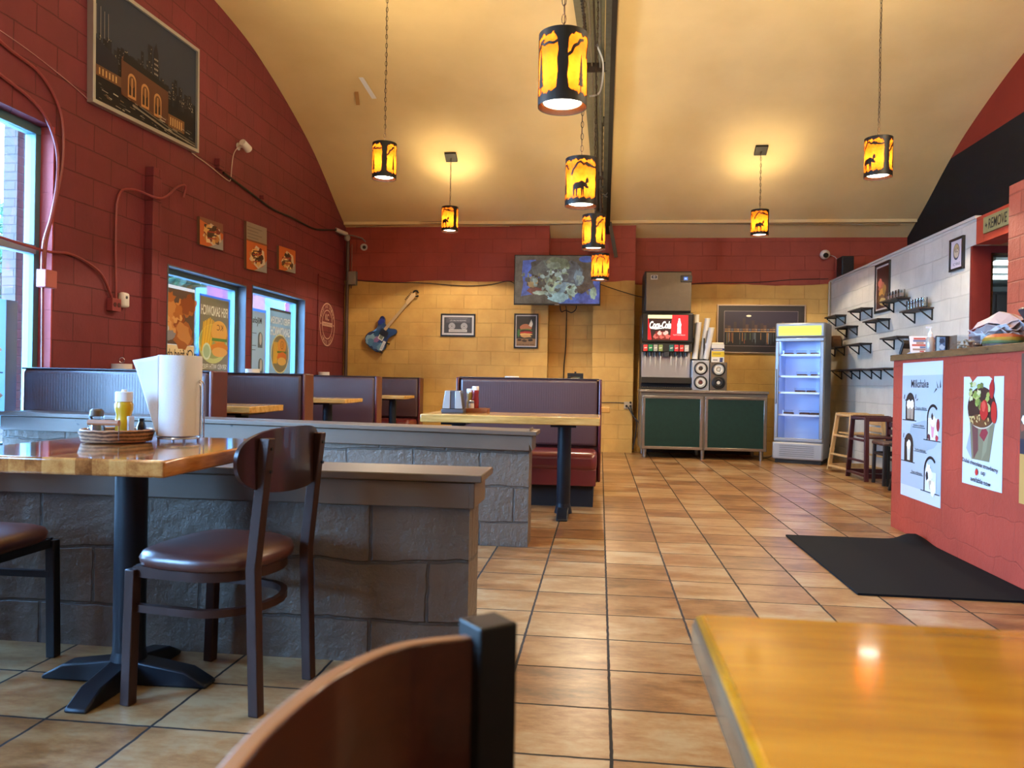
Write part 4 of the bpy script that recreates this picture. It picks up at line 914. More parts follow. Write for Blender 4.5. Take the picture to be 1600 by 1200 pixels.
# guitar
t = thing('electric_guitar','dark blue electric guitar covered in stickers, hung slanting on the mustard wall','guitar',(-3.20,YB,1.62))
ang = math.atan2(2.26-1.60, -2.66+3.22); GU = Vector((math.cos(ang),0,math.sin(ang))); GV = Vector((-math.sin(ang),0,math.cos(ang)))
GO = Vector((0,-.035,0))
body = [(-.24,-.02),(-.23,.09),(-.17,.155),(-.09,.16),(-.02,.125),(.05,.115),(.13,.155),(.205,.175),(.235,.15),(.225,.105),(.175,.06),(.165,.03),(.165,-.035),(.19,-.075),(.215,-.12),(.20,-.155),(.165,-.165),(.11,-.145),(.04,-.125),(-.03,-.15),(-.10,-.185),(-.17,-.17),(-.225,-.12)]
bp = [ (p.x,p.y) for p in smoothpath([(a_,b_,0) for a_,b_ in body]+[(body[0][0],body[0][1],0)],4)[:-1]]
m = MB(); m.prism(bp, GO, GU, GV, NB*.04); m.build('body', pm('#16224c',.25,coat=.6), t, bevel=.006)
a = Art(GO+NB*.0405, GU, GV)
a.blob(-.14,.07,.085,.07,'#7fa6bd',2).blob(-.17,.03,.05,.06,'#4d7fa8',5).blob(-.16,-.05,.06,.06,'#3f6a9a',7).blob(-.12,-.12,.07,.05,'#5f93b6',8).blob(-.08,.0,.06,.035,'#8a6aa0',9).blob(-.02,.06,.05,.04,'#1d4f7a',3).blob(.16,.12,.05,.04,'#1b2f8a',4)
a.poly([(-.06,.0),(.02,.02),(.03,-.06),(-.05,-.08)],'#d5d8d2').poly([(-.045,-.008),(.012,.006),(.018,-.05),(-.038,-.064)],'#6b7468')
a.poly([(-.17,-.13),(-.03,-.09),(-.02,-.13),(-.16,-.17)],'#d9dde0').text('RADIO',-.095,-.13,.10,.025,'#4c6f94',rot=.28).poly([(.0,.03),(.10,.05),(.11,-.08),(.02,-.10)],'#10121c')
a.build('stickers', t)
m = MB(); m.prism([(.10,-.024),(.10,.024),(.60,.019),(.60,-.019)], GO+NB*.03, GU, GV, NB*.022); m.build('neck', pm('#b39a74',.4), t, bevel=.003)
m = MB(); m.prism([(.60,-.02),(.60,.024),(.64,.04),(.76,.045),(.80,.02),(.78,-.02),(.72,-.028),(.64,-.022)], GO+NB*.03, GU, GV, NB*.016); m.build('headstock', pm('#c2a57a',.4), t, bevel=.003)
for k in range(6):
    m = MB(); p = GO+NB*.046+GU*(.635+.026*k)+GV*.05; m.cyl(p, p+GV*.018, .006, n=8); m.build('tuner', pm('#3a3a3e',.3,.6), t)
m = MB(); p = GO+GU*.80+NB*.02; m.tube([p+GU*(.04*math.cos(a_))+GV*(.045*math.sin(a_)) for a_ in [i*2*PI/12 for i in range(10)]], .013, 8); m.cyl(p+GU*.03, p+GU*.03-NB*.055, .012, n=8); m.build('hanger', M_BLACK, t)
for p_ in ((-.19,-.17),(-.02,-.17)):
    m = MB(); p = GO+GU*p_[0]+GV*p_[1]; m.tube([p-NB*.035, p+NB*.0, p+NB*.05, p+NB*.05+GV*.03], .010, 8); m.build('wall_hook', M_BLACK, t)
# cassette picture
def bpic(nm, label, x0, x1, z0, z1, y, fw, fd=.02, fm=None):
    return art_base(nm, label, (x0,y,z0), UXX, UZ, x1-x0, z1-z0, fw, fd, fm or pm('#120f10',.35), NB)
t, a = bpic('cassette_picture','black framed grey cassette tape picture on the mustard wall',-2.32,-1.81,1.615,1.945,YB,.022)
w, h = .51,.33; a.rect(.02,.02,w-.02,h-.02,'#c3c3c6').rect(.05,.05,w-.05,h-.05,'#3f3f45').rect(.08,.20,w-.08,.27,'#55555c').line([(.12,.262),(w-.12,.262)],.006,'#8e8e93')
a.text('LIFE HAS NO REWIND',w/2,.232,.24,.022,'#b9b9bd')
for u in (.165,w-.165): a.ring(u,.15,.05,.05,.028,'#9d9da2').ring(u,.15,.02,.02,.010,'#b7b7bb')
a.rect(.12,.065,w-.12,.105,'#b9b8b6').line([(.14,.085),(w-.14,.085)],.005,'#6b6b70').build('print', t)
t, a = bpic('burger_picture','black framed burger poster below the wall screen',-1.245,-.895,1.455,1.955,11.10,.022)
w, h = .35,.50; a.rect(.02,.02,w-.02,h-.02,'#c5c5c8').rect(.035,.035,w-.035,h-.035,'#2e2b26').rect(.035,.035,w-.035,.14,'#8d6c4a')
a.blob(.17,.30,.085,.05,'#a86a48',2,j=.06).blob(.17,.265,.09,.018,'#5e7a3a',3).blob(.18,.25,.085,.02,'#3e2418',4).blob(.17,.225,.095,.018,'#b0342a',5).blob(.17,.20,.09,.02,'#d9b36a',6).blob(.17,.175,.08,.02,'#c69a62',7)
a.blob(.07,.22,.02,.06,'#3f6b34',8).poly([(.21,.33),(.25,.42),(.27,.34),(.24,.31)],'#c9c2b0').blob(.25,.35,.02,.04,'#e0d7c4',9).blob(.08,.12,.03,.015,'#2a211c',1).blob(.15,.11,.035,.018,'#4a3626',2).blob(.24,.12,.035,.018,'#2a211c',3)
a.text('BURGER AND FRIES',w/2,.055,.25,.018,'#2b1a12',.01).build('print', t)
t, a = bpic('skyline_picture','wide silver framed skyline by night behind the drinks station',1.64,2.86,1.44,2.13,11.36,.016,.03,pm('#a58f7a',.35,.5))
w, h = 1.22,.69; a.rect(.016,.016,w-.016,h-.016,'#241c1c').rect(.10,.10,w-.10,h-.09,'#8d7d80').rect(.105,.105,w-.105,h-.095,'#2a2136').rect(.105,.105,w-.105,.30,'#0f0e14')
r_ = random.Random(9)
for i in range(24):
    u = .13+.95*i/23; hh = r_.uniform(.03,.14)+(.05 if 4 < i < 12 else 0); a.rect(u-.02,.30,u+.02,.32+hh,('#3a2a2c','#513830','#2d2430')[i%3]).rects([(u-.014+.012*(k%3),.31+.025*(k//3),u-.008+.012*(k%3),.32+.025*(k//3)) for k in range(6)],('#d79b5a','#e0b884','#9aa5b8')[i%3])
for i in range(34): u = r_.uniform(.12,w-.12); a.rect(u,.12+r_.random()*.08,u+.008,.29,('#a8763c','#6b7a86','#3f4a52','#8d4a30','#5c6b4a')[i%5])
a.line([(.11,.305),(w-.11,.305)],.006,'#c9964f').ell(.44,.53,.035,.014,'#fff3d8').build('print', t)
# wall screen
t = thing('wall_screen','large flat screen on a bracket showing blurred sandwiches','television',(-.62,10.80,2.40), math.radians(1.5))
Ws, Hs = 1.205,.70; m = MB(); m.box(-Ws/2,Ws/2,0,.045,-Hs/2,Hs/2); m.build('casing', pm('#0b0b0d',.3), t, bevel=.006)
_em = {}
def em(c):
    """screen pixels: a mottled glowing colour"""
    if c in _em: return _em[c]
    q = NT('screen_'+c.strip('#')); L = lin(c); n = q.noise(q.coord(), 7, 6, .7); lo = tuple(x*.35 for x in L[:3])+(1,); hi = tuple(min(1,x*1.9+.01) for x in L[:3])+(1,)
    r_ = q.ramp(n, [(.30,lo),(.70,hi)]); q.set((.01,.01,.01,1), rough=.25); q.l(r_, q.b.inputs['Emission Color']); q.b.inputs['Emission Strength'].default_value = .55
    _em[c] = q.m; return q.m
a = Art((-Ws/2,-.001,-Hs/2), UXX, UZ, mat=em)
b_ = .014; a.rect(b_,b_+.008,Ws-b_,Hs-b_,'#47413c').poly([(.10,.12),(.13,.30),(.11,.45),(.12,.62),(.30,.63),(.38,.50),(.30,.16)],'#34509e').poly([(.62,b_+.01),(.78,.20),(.95,.16),(1.10,.26),(1.10,.55),(Ws-b_,.58),(Ws-b_,b_+.01)],'#36559f').ell(1.0,Hs-.06,.10,.045,'#2f4a92')
a.blob(.40,.50,.20,.13,'#34343a',1).blob(.52,.48,.26,.15,'#4c4f50',2).blob(.75,.42,.22,.20,'#4a4f58',3).blob(.62,.58,.16,.09,'#545a48',4).blob(.55,.55,.10,.05,'#6b7568',14)
a.blob(.27,.31,.085,.10,'#2a1d1a',5).blob(.26,.32,.07,.08,'#8a6f4a',6).blob(.30,.20,.13,.05,'#6a3430',7).blob(.38,.17,.12,.03,'#8e9a8a',8)
a.blob(.56,.30,.11,.17,'#76877f',9,j=.1).blob(.56,.31,.085,.13,'#8a9a80',10,j=.1).blob(.72,.22,.15,.10,'#6d8592',11).blob(.80,.20,.08,.09,'#93aa9d',12).blob(.62,.11,.16,.07,'#84a3a8',13).blob(.90,.38,.06,.12,'#5f707c',15).blob(1.10,.18,.05,.09,'#7f9a88',16).poly([(.46,.48),(.64,.47),(.66,.40),(.47,.40)],'#a8b4b4').ring(.56,.30,.13,.16,.03,'#9fb8b8',20,.3,2.6)
r_ = random.Random(12)
for i in range(90):
    u, v = r_.gauss(.58,.20), r_.gauss(.34,.13)
    if .12 < u < 1.08 and .08 < v < .60: a.blob(u,v,r_.uniform(.015,.05),r_.uniform(.012,.035),('#5a6360','#46484a','#7c8a84','#6a6a58','#39393d','#8b9c98','#74836c')[i%7],i,j=.35,n=11,rot=r_.random()*3)
a.build('picture', t)
m = MB(); m.box(-.12,.12,.045,.09,-.12,.12); m.box(-.03,.03,.09,.30,-.04,.04); m.build('bracket', M_BLACK, t)
m = MB(); m.box(-.03,.03,-.006,.0,-Hs/2,-Hs/2+.014); m.build('sensor', pm('#8e8e92',.3), t)
wire('screen_cable','black cable dropping from the wall screen down the mustard recess',[(-.50,10.95,2.05),(-.50,11.2,1.99),(-.505,11.33,1.8),(-.51,11.34,1.5),(-.53,11.34,1.2),(-.53,11.34,.8)],.008,M_WIREK)
wire('screen_cable','short loop of black cable under the wall screen',[(-.58,10.9,2.05),(-.56,10.92,1.97),(-.50,10.93,1.99),(-.42,10.93,1.96),(-.36,10.9,2.0),(-.35,10.88,2.05)],.007,M_WIREK)
wire('paint_line_wire','thin black wire sagging along the paint line left of the wall screen',[(-3.6,11.10,2.43),(-3.2,11.105,2.40),(-2.6,11.10,2.39),(-2.0,11.09,2.35),(-1.6,11.09,2.37),(-1.35,11.09,2.42),(-1.22,10.95,2.36)],.006,M_WIREK)
wire('paint_line_wire','thin black wire from the wall screen to the ice machine',[(-.02,10.95,2.36),(.2,11.06,2.30),(.44,11.08,2.23),(.56,10.98,2.19)],.006,M_WIREK)
wire('paint_line_wire','thin wire sagging above the skyline picture',[(1.16,11.3,2.40),(1.5,11.345,2.44),(2.2,11.345,2.45),(2.7,11.345,2.49),(3.16,11.345,2.50)],.005,M_WIREK)
for k, (dz, lab) in enumerate(((.0,'lower pale wire along the ceiling edge of the back wall'),(.06,'upper pale wire along the ceiling edge of the back wall'))):
    wire('ceiling_edge_wire', lab, [(-3.6,11.06,3.20+dz),(-2.4,11.0,3.235+dz*.4),(-1.2,11.04,3.21+dz),(0.0,11.02,3.235),(1.2,11.02,3.225+dz*.5),(2.4,11.04,3.205+dz),(4.0,11.05,3.20+dz)],.007,pm('#8a7a5a',.7),'wire')
m = MB(); m.box(-3.77,4.2,11.0,11.1,3.225,3.30); struct(m.build('trim_9', M_CEIL, smooth=False))
t = thing('wall_outlet','white outlet with black plugs beside the drinks station','outlet',(.40,11.10,.66)); m = MB(); m.box(-.06,.06,-.02,0,-.04,.06); m.build('plate', pm('#b9aa90',.5), t, bevel=.003)
for dx,dz in ((-.025,.0),(.03,.0),(.03,.05)): m = MB(); m.cyl((dx,-.02,dz),(dx,-.05,dz),.016,n=10); m.build('plug', M_WIREK, t)
wire('power_cord','black power cords hanging from the outlet behind the drinks station',[(.43,11.05,.66),(.46,11.04,.55),(.52,11.06,.42),(.50,11.08,.2),(.47,11.08,.05)],.008,M_WIREK)
wire('power_cord','black power cord crossing to the cabinet from the outlet',[(.40,11.05,.64),(.46,11.0,.54),(.54,10.95,.44),(.56,10.93,.40)],.008,M_WIREK)
wire('power_cord','thin grey cord running left from the outlet along the wall',[(.36,11.09,.70),(.2,11.092,.705),(.0,11.092,.70)],.006,pm('#4a4238',.5))
t = thing('dark_caddy','small black caddy with a pale square opening behind the maroon booth','caddy',(-.25,7.9,.735)); m = MB(); m.box(-.07,.07,-.04,.04,0,.25); m.build('base', M_BLACK, t, bevel=.004); frame_mb((-.08,-.042,.22),UXX,UZ,.16,.115,.035,.03,NB).build('frame', M_BLACK, t, bevel=.003); m = MB(); m.box(-.045,.045,-.04,-.03,.255,.30); m.build('window', pm('#b79a62',.5), t); m = MB(); m.box(-.01,.01,-.06,-.04,.33,.35); m.build('knob', M_BLACK, t)
# dome camera and speaker on top of the white wall
t = thing('dome_camera','round white camera high on the red back wall','camera',(3.09,11.36,2.84)); m = MB(); m.cyl((0,0,0),(0,-.05,0),.05,n=20); m.build('base', pm('#c9c2bb',.4), t); m = MB(); m.sphere((0,-.08,-.01),.068,18); m.build('body', pm('#d8d2cc',.35), t); m = MB(); m.cyl((-.005,-.13,-.025),(-.006,-.152,-.03),.035,n=16); m.build('lens', pm('#0e1114',.15), t)
wire('camera_cord','pale cord curling down from the round white camera',[(3.15,11.3,2.83),(3.22,11.25,2.79),(3.26,11.22,2.70),(3.245,11.2,2.58),(3.24,11.18,2.50)],.005,pm('#b59a96',.5),'cord')
t = thing('loudspeaker','black loudspeaker standing on top of the white wall','speaker',(3.27,10.98,2.475)); m = MB(); m.box(-.075,.085,-.12,.12,0,.27); m.build('cabinet', pm('#0b0b0e',.5), t, bevel=.012); m = MB(); m.box(-.065,.075,-.127,-.12,.02,.25); m.build('grille', pm('#131318',.8), t, bevel=.004)
# ------------------------------------------------------------------ drinks station
M_GREEN = pm('#042823', .6, var=.15, spec=.3)
t = thing('drinks_cabinet','long steel cabinet with two dark green doors under the drinks machines','cabinet',(.54,10.36,0))
L = 1.62
m = MB(); m.box(0,L,.02,.74,.12,.87); m.build('body', pm('#6f6a63',.4,.6), t, smooth=False)
m = MB(); m.box(-.012,L+.012,-.02,.76,.87,.905); m.build('worktop', M_STEEL, t, bevel=.006)
for k in range(2):
    x0 = .02+k*(L/2); x1 = x0+L/2-.03
    fr = frame_mb((x0,.02,.125),UXX,UZ,x1-x0,.70,.035,.02,NB).build('door', M_STEEL, t, bevel=.003); fr['label'] = 'dark green door with a steel rim'
    m = MB(); m.box(x0+.03,x1-.03,.004,.02,.155,.795); m.build('green_panel', M_GREEN, fr, smooth=False)
    m = MB(); m.box(x0+.1,x1-.1,-.012,.004,.80,.822); m.build('pull', M_STEEL, fr, bevel=.003)
for x in (.06,L/2,L-.06):
    for y in (.06,.68): m = MB(); m.cyl((x,y,0),(x,y,.12),.022,.028,14); m.build('leg', M_STEEL, t)
m = MB(); m.box(.04,L-.04,.68,.72,.02,.12); m.build('back_rail', M_BLACK, t)
t = thing('soda_fountain','soda fountain with a lit red cola screen and a row of eight taps','drink machine',(.545,10.47,.905)); w = .655
m = MB(); m.box(0,w,.16,.60,.0,1.02); m.build('body', pm('#2b2d30',.4,.3), t, bevel=.006)
m = MB(); m.box(.005,w-.005,.145,.16,.16,.50); m.build('splash_panel', pm('#b9bdc4',.3,.9), t, bevel=.003)
m = MB(); m.box(-.01,w+.01,-.02,.60,.62,1.02); m.build('head', pm('#17191b',.3,.2), t, bevel=.02)
m = MB(); m.box(0,w,.0,.17,.085,.165); m.box(0,w,-.03,.17,0.0,.03); m.build('drip_tray', pm('#15120f',.4), t, bevel=.004)
m = MB(); [m.box(.02+.03*k,.03+.03*k,-.03,.13,.03,.036) for k in range(21)]; m.build('drip_grid', pm('#5a5048',.35,.6), t)
m = MB(); m.box(-.0,w,-.005,.16,.50,.62); m.build('valve_rail', pm('#1a1c1e',.35), t, bevel=.008)
def emb(c): return pm(c, .3, emit=.85)
a = Art((.07,-.0215,.66), UXX, UZ, mat=emb); sw, sh = .525,.33
a.rect(0,0,sw,sh,'#c31c26').poly([(0,sh),(sw*.60,sh),(sw*.56,0),(sw*.10,0)],'#241012').rect(0,sh*.86,sw*.6,sh,'#dfd4a2').poly([(sw*.12,0),(sw*.2,sh*.35),(sw*.5,sh*.35),(sw*.55,0)],'#5a1512')
for i in range(7): a.blob(sw*(.2+.05*i),sh*(.14+.06*(i%3)),.03,.03,('#a8524a','#7a2a22','#d9a59a')[i%3],i,j=.3)
a.poly([(sw*.02,sh*.82),(sw*.0,sh*.5),(sw*.04,sh*.1),(sw*.1,0),(0,0)],'#a81a20')
a.text('Coca-Cola', sw*.31,sh*.60,sw*.54,sh*.30,'#f6f6f2',.035,shear=.35).line([(sw*.06,sh*.47),(sw*.2,sh*.44),(sw*.36,sh*.47)],.012,'#f6f6f2')
bx = sw*.78; a.poly([(bx-.026,sh*.26),(bx-.022,sh*.5),(bx-.026,sh*.62),(bx-.012,sh*.78),(bx-.010,sh*.86),(bx+.010,sh*.86),(bx+.012,sh*.78),(bx+.026,sh*.62),(bx+.022,sh*.5),(bx+.026,sh*.26)],'#eef4f4').rect(bx-.02,sh*.48,bx+.02,sh*.58,'#bfd6d8').text('TASTE THE FEELING',bx,sh*.2,sw*.3,.014,'#f3c9c9')
a.build('screen', t)
for k in range(8):
    x = .045+.066*k+(.075 if k > 3 else 0); c = ('#c43a36','#1f7a4a','#8d8d86','#7c8a52','#2a6a62','#c4303c','#c8352f','#b9b4ac')[k]
    m = MB(); m.box(x-.027,x+.027,-.022,-.005,.51,.595); b = m.build('flavour_card', pm(c,.35,emit=.08), t, bevel=.003)
    a = Art((x,-.0226,.55), UXX, UZ); a.line([(-.017,0),(.017,.006)],.012,'#d8d4cc'); a.build('mark', b)
    m = MB(); m.cyl((x,.05,.50),(x,.04,.44),.026,.018,14); v = m.build('tap', pm('#141416',.35), t); m = MB(); m.bar((x,.01,.45),(x,.005,.33),.016,.006,side=(1,0,0)); m.build('lever', pm('#d7dade',.25,.5), v)
m = MB(); m.box(.29,.36,.0,.10,.44,.60); m.build('water_spout', pm('#3a3d42',.3,.3), t, bevel=.004)
t = thing('ice_machine','square brushed steel ice machine on top of the soda fountain','ice machine',(.565,10.50,1.925)); w = .615
m = MB(); m.box(0,w,.02,.60,.0,.56); m.build('body', pm('#1d1b1a',.5,.2), t, bevel=.01)
m = MB(); m.box(.02,w,-.005,.03,.025,.545); m.build('front_panel', pm('#6d6254',.5,.8,var=.05), t, bevel=.008)
a = Art((0,-.006,0), UXX, UZ); a.rect(.08,.445,.17,.505,'#b9b6b8').rect(.09,.46,.16,.498,'#1b2740').poly([(.105,.479),(.125,.493),(.145,.479),(.125,.465)],'#c9d2e0').ell(.125,.479,.008,.006,'#1b2740'); a.build('badge', t)
m = MB(); m.box(.47,.62,-.014,0,.41,.50); b = m.build('control_panel', pm('#10141a',.25), t, bevel=.006)
a = Art((.51,-.0148,.435), UXX, UZ, mat=emb); a.rect(0,0,.055,.045,'#2a4f9c').rect(.012,.012,.04,.034,'#7fa6e6'); a.build('display', b)
M_WCUP = pm('#d9d6cf', .5)
t0 = None
for k, (x, c, lab) in enumerate(((1.205,'#aeb4bf','pale lid dispenser beside the soda fountain'),(1.435,'#6b6157','brownish lid dispenser at the free end of the station'))):
    t = thing('lid_dispenser', lab, 'dispenser', (x,10.46,.905), 0, 'lid dispensers'); w = .22; hh = .395-.02*k
    m = MB(); m.box(0,w,0,.5,0,hh); m.build('case', pm(c,.35,.5), t, bevel=.006)
    for z in (.105,.29-.01*k):
        m = MB(); m.lathe([(.088,.0),(.088,.014),(.07,.02),(.068,.0)],n=28); m.mi = [0]*len(m.f)
        o = m.build('opening', pm('#121212',.4), t); o.location = (w/2,-.0,z); o.rotation_euler = (PI/2,0,0)
        m = MB(); m.lathe([(.068,.004),(.045,.010),(.03,.004),(0,.004)],n=28); q = m.build('cup_lid', pm('#d6d3c8' if not (k == 1 and z < .2) else '#1a1a1a',.4), t); q.location = (w/2,-.001,z); q.rotation_euler = (PI/2,0,0)
        m = MB(); m.cyl((0,0,.005),(0,0,.012),.022,n=16); q = m.build('lid_centre', pm(('#2e2620','#5a2e2c')[z < .2] if k == 0 else '#c9c4b8',.4), t); q.location = (w/2,-.001,z); q.rotation_euler = (PI/2,0,0)
t = thing('cup_rack','black upright rack holding the leaning stacks of paper cups','rack',(1.20,10.55,1.30))
for x, y in ((.045,.0),(.115,.0),(.185,.0),(.25,.02)):
    m = MB(); m.box(x-.028,x-.012,y,y+.08,0,.30-.03*(x > .2)); m.box(x+.012,x+.026,y+.06,y+.08,0,.26); m.build('upright', pm('#0d0d10',.5), t, bevel=.002)
m = MB(); m.box(0,.22,0,.1,0,.02); m.build('base', pm('#0d0d10',.5), t)
def cups(label, x, y, z0, z1, lean):
    t = thing('cup_stack', label, 'cups', (x,y,z0), 0, 'stacked paper cups'); m = MB(); L = z1-z0; k = int(L/.025)
    for i in range(k):
        a = i/k; b = (i+1)/k; m.cyl((lean*a,0.004*i*0,L*a),(lean*b,0,L*b),.031+.0035,.031+.0065,16)
    m.build('sleeves', M_WCUP, t, smooth=False); m = MB(); d = Vector((lean,0,L)).normalized(); m.tube([Vector((lean,0,L))+Vector((.037*math.cos(i*PI/8),.037*math.sin(i*PI/8),0)) for i in range(16)],.004,6,closed=True); m.build('rim', pm('#efe6cd',.4), t)
cups('tall stack of white cups nearest the screen, at the back', 1.265,10.62,1.32,1.915,.0); cups('shorter stack of white cups in front, nearest the soda screen', 1.245,10.55,1.32,1.805,.045)
cups('tallest leaning stack of white cups in the middle of the rack', 1.335,10.60,1.32,1.865,.075); cups('short leaning stack of white cups nearest the skyline picture', 1.385,10.53,1.32,1.735,.07)
for k, (x,z,lab) in enumerate(((1.262,1.50,'small white cup in the rack, upper left one'),(1.262,1.32,'small white cup in the rack, lower left one'),(1.395,1.45,'small white cup in the rack, upper right one'),(1.40,1.32,'small white cup in the rack, lower right one'))):
    m = MB(); m.cyl((x,10.528,z),(x,10.528,z+.11-.03*(k > 1)),.019,.024,14); tag(m.build('paper_cup', M_WCUP), lab, 'cup', 'small cups in the rack')
t = thing('carton','yellow, navy and white carton on top of the brownish lid dispenser','carton',(1.455,10.50,1.28)); m = MB(); m.box(0,.165,0,.16,0,.235); m.build('box', pm('#d9d5ca',.6), t, bevel=.003)
a = Art((0,-.0008,0), UXX, UZ); a.rect(.0,.155,.165,.185,'#25325e').rect(0,.07,.165,.145,'#d8b92c').line([(.02,.17),(.14,.17)],.008,'#e8d2b0').line([(.02,.11),(.12,.11)],.012,'#8a7a3a').poly([(.105,.0),(.11,.06),(.15,.06),(.145,.0)],'#2a3160').line([(.02,.03),(.08,.03)],.012,'#5a5a58'); a.build('print', t)
m = MB(); m.box(.005,.16,.01,.14,.235,.262); m.build('flap', pm('#e3dbc0',.6), t, bevel=.01)
# ------------------------------------------------------------------ display fridge
t = thing('display_fridge','tall silver glass door fridge glowing blue, with a yellow green header','fridge',(2.235,10.33,0),-math.radians(24.6)); w, d, H = .60,.50,1.79
M_FR = pm('#8f9296',.4,.5); M_FRIN = pm('#b7cdf5',.4)
m = MB(); m.box(0,.03,.03,d,.06,H); m.box(w-.03,w,.03,d,.06,H); m.box(.03,w-.03,d-.03,d,.06,H); m.box(.03,w-.03,.03,d-.03,1.60,H); m.box(.03,w-.03,.03,d-.03,.06,.27); m.build('cabinet', M_FR, t, bevel=.006)
m = MB(); m.box(.032,w-.032,d-.034,d-.031,.272,1.598); m.box(.031,.034,.05,d-.034,.272,1.598); m.box(w-.034,w-.031,.05,d-.034,.272,1.598); m.build('liner', M_FRIN, t, smooth=False)
m = MB(); m.box(0,w,-.01,.03,1.60,H); m.build('header', M_FR, t, bevel=.02)
a = Art((.04,-.0105,1.625), UXX, UZ, mat=lambda c: pm(c,.4,emit=.75)); a.rect(0,0,w-.08,.125,'#a9b83a').rect(0,.035,w-.08,.1,'#bfd42e'); a.build('light_panel', t)
dr = frame_mb((.005,.02,.275),UXX,UZ,w-.01,1.32,.045,.035,NB).build('door', pm('#8b8f98',.35,.5), t, bevel=.008)
m = MB(); m.box(.05,w-.05,.0,.006,.32,1.55); m.build('pane', M_GLASS, dr, smooth=False)
m = MB(); m.box(.01,.03,-.035,-.015,.75,1.2); m.build('handle', pm('#7d8188',.35,.5), dr, bevel=.006)
m = MB(); m.box(-.01,w+.005,-.03,.03,.045,.268); g_ = m.build('grille', pm('#9a9ca0',.4,.4), t, bevel=.02)
for k in range(6): m = MB(); m.box(.08,w-.10,-.036,-.029,.09+.026*k,.097+.026*k); m.build('louvre', pm('#6d7076',.4,.4), g_, bevel=.002)
m = MB(); m.box(.02,w-.02,.0,d-.02,.0,.05); m.build('plinth', M_BLACK, t)
FR = Matrix.Translation((2.235,10.33,0))@Matrix.Rotation(-math.radians(24.6),4,'Z')
for z in (1.375,1.10,.89,.605):
    m = MB(); [m.box(.04+.02*k,.044+.02*k,.05,d-.05,z,z+.004) for k in range(27)]; m.box(.04,w-.04,.05,.056,z-.006,z+.018); m.box(.04,w-.04,d-.06,d-.054,z-.006,z+.006); m.build('wire_shelf', pm('#dfe6f2',.3,.2), t)
lamp('fridge_light','AREA',tuple(FR@Vector((w/2,.10,1.575))),2.2,(.45,.62,1.0),(0,0,-math.radians(24.6)),.5,.08)
lamp('fridge_tube','AREA',tuple(FR@Vector((.055,.07,.93))),2.0,(.40,.58,1.0),(PI/2*0,-PI/2,0),1.2,.03)
tub = None
for z, xs in ((1.38,(.13,.29,.46)),(1.105,(.30,.47)),(.895,(.28,.42)),(.61,(.14,.34,.47))):
    for k, x in enumerate(xs):
        row = {1.38:'top',1.105:'second',.895:'third',.61:'lowest'}[z]; pos = ('first','second','third')[k]
        lab = '%s clear dessert tub from the hinge side on the %s fridge shelf' % (pos, row) if len(xs) > 1 else 'clear dessert tub on the %s fridge shelf' % row
        loc = FR@Vector((x,.20,z)); rz = -math.radians(24.6)
        if tub is None:
            tub = thing('dessert_tub', lab, 'tub', loc, rz, 'dessert tubs in the fridge')
            m = MB(); m.box(-.06,.06,-.045,.045,0,.035); m.build('filling', pm('#7a4a30',.5,var=.4), tub, bevel=.01); m = MB(); m.box(-.065,.065,-.05,.05,0,.004); m.box(-.065,.065,-.05,-.046,0,.06); m.box(-.065,.065,-.05,.05,.058,.063); m.build('box', M_JAR, tub, smooth=False)
        else: dup(tub, loc, rz, lab)
wire('power_cord','pale cord on the floor between the cabinet and the fridge',[(2.10,10.9,.02),(2.2,10.75,.02),(2.3,10.7,.05),(2.36,10.75,.2)],.008,pm('#8f8a80',.5))
m = MB(); m.box(2.98,3.17,10.9,11.30,.16,.20); m.box(3.0,3.05,10.9,10.95,0,.16); m.box(3.1,3.15,11.2,11.25,0,.16); tag(m.build('low_shelf', M_BLACK), 'low black shelf rail in the corner behind the fridge', 'rail')
m = MB(); m.cyl((3.165,11.30,0),(3.165,11.30,2.45),.014,n=8); tag(m.build('corner_pipe', pm('#a89a84',.5)), 'thin pipe in the corner of the white wall', 'pipe')

# ------------------------------------------------------------------ shelves on the white wall
M_BRK = pm('#16120f', .5, .2)
spots = [(10.63,1.935,'topmost shelf in the corner beside the fridge'),(9.63,1.930,'empty small shelf left of the tall dark picture'),(8.52,1.930,'small shelf holding a row of glasses in front of the tall dark picture'),(7.94,1.768,'small shelf holding a row of clear jars'),
         (10.15,1.755,'empty small shelf below and right of the topmost corner shelf'),(9.07,1.755,'empty small shelf just below the tall dark picture'),(10.65,1.520,'small corner shelf holding the brown crate'),(9.65,1.512,'empty small shelf right of the brown crate'),(8.49,1.524,'empty small shelf just above the counter end'),
         (10.33,1.208,'first length of the lowest shelf row, nearest the back corner'),(9.60,1.205,'second length of the lowest shelf row'),(8.87,1.200,'third length of the lowest shelf row, reaching the counter end')]
sp0 = None
for k, (y, z, lab) in enumerate(spots):
    if sp0 is None:
        t = sp0 = thing('wall_shelf', lab, 'shelf', (XW,y,z), 0, 'small shelves on the white wall')
        m = MB(); m.box(-.145,0,-.03,.46,-.016,0); m.build('board', M_DWOOD, t, bevel=.002)
        for yy in (.0,.42):
            m = MB(); m.box(-.012,0,yy-.008,yy+.008,-.126,-.016); m.box(-.13,0,yy-.008,yy+.008,-.024,-.016); m.bar((-.122,yy,-.026),(-.006,yy,-.118),.014,.009,side=(0,1,0)); m.build('bracket', M_BRK, t, bevel=.001)
    elif k < 9: dup(sp0, (XW,y,z), 0, lab)
    else:
        r = dup(sp0, (XW,y,z), 0, lab)
        if k < 12:
            for c in r.children:
                if c.name.startswith('board'): c.scale = (1,1.6,1)
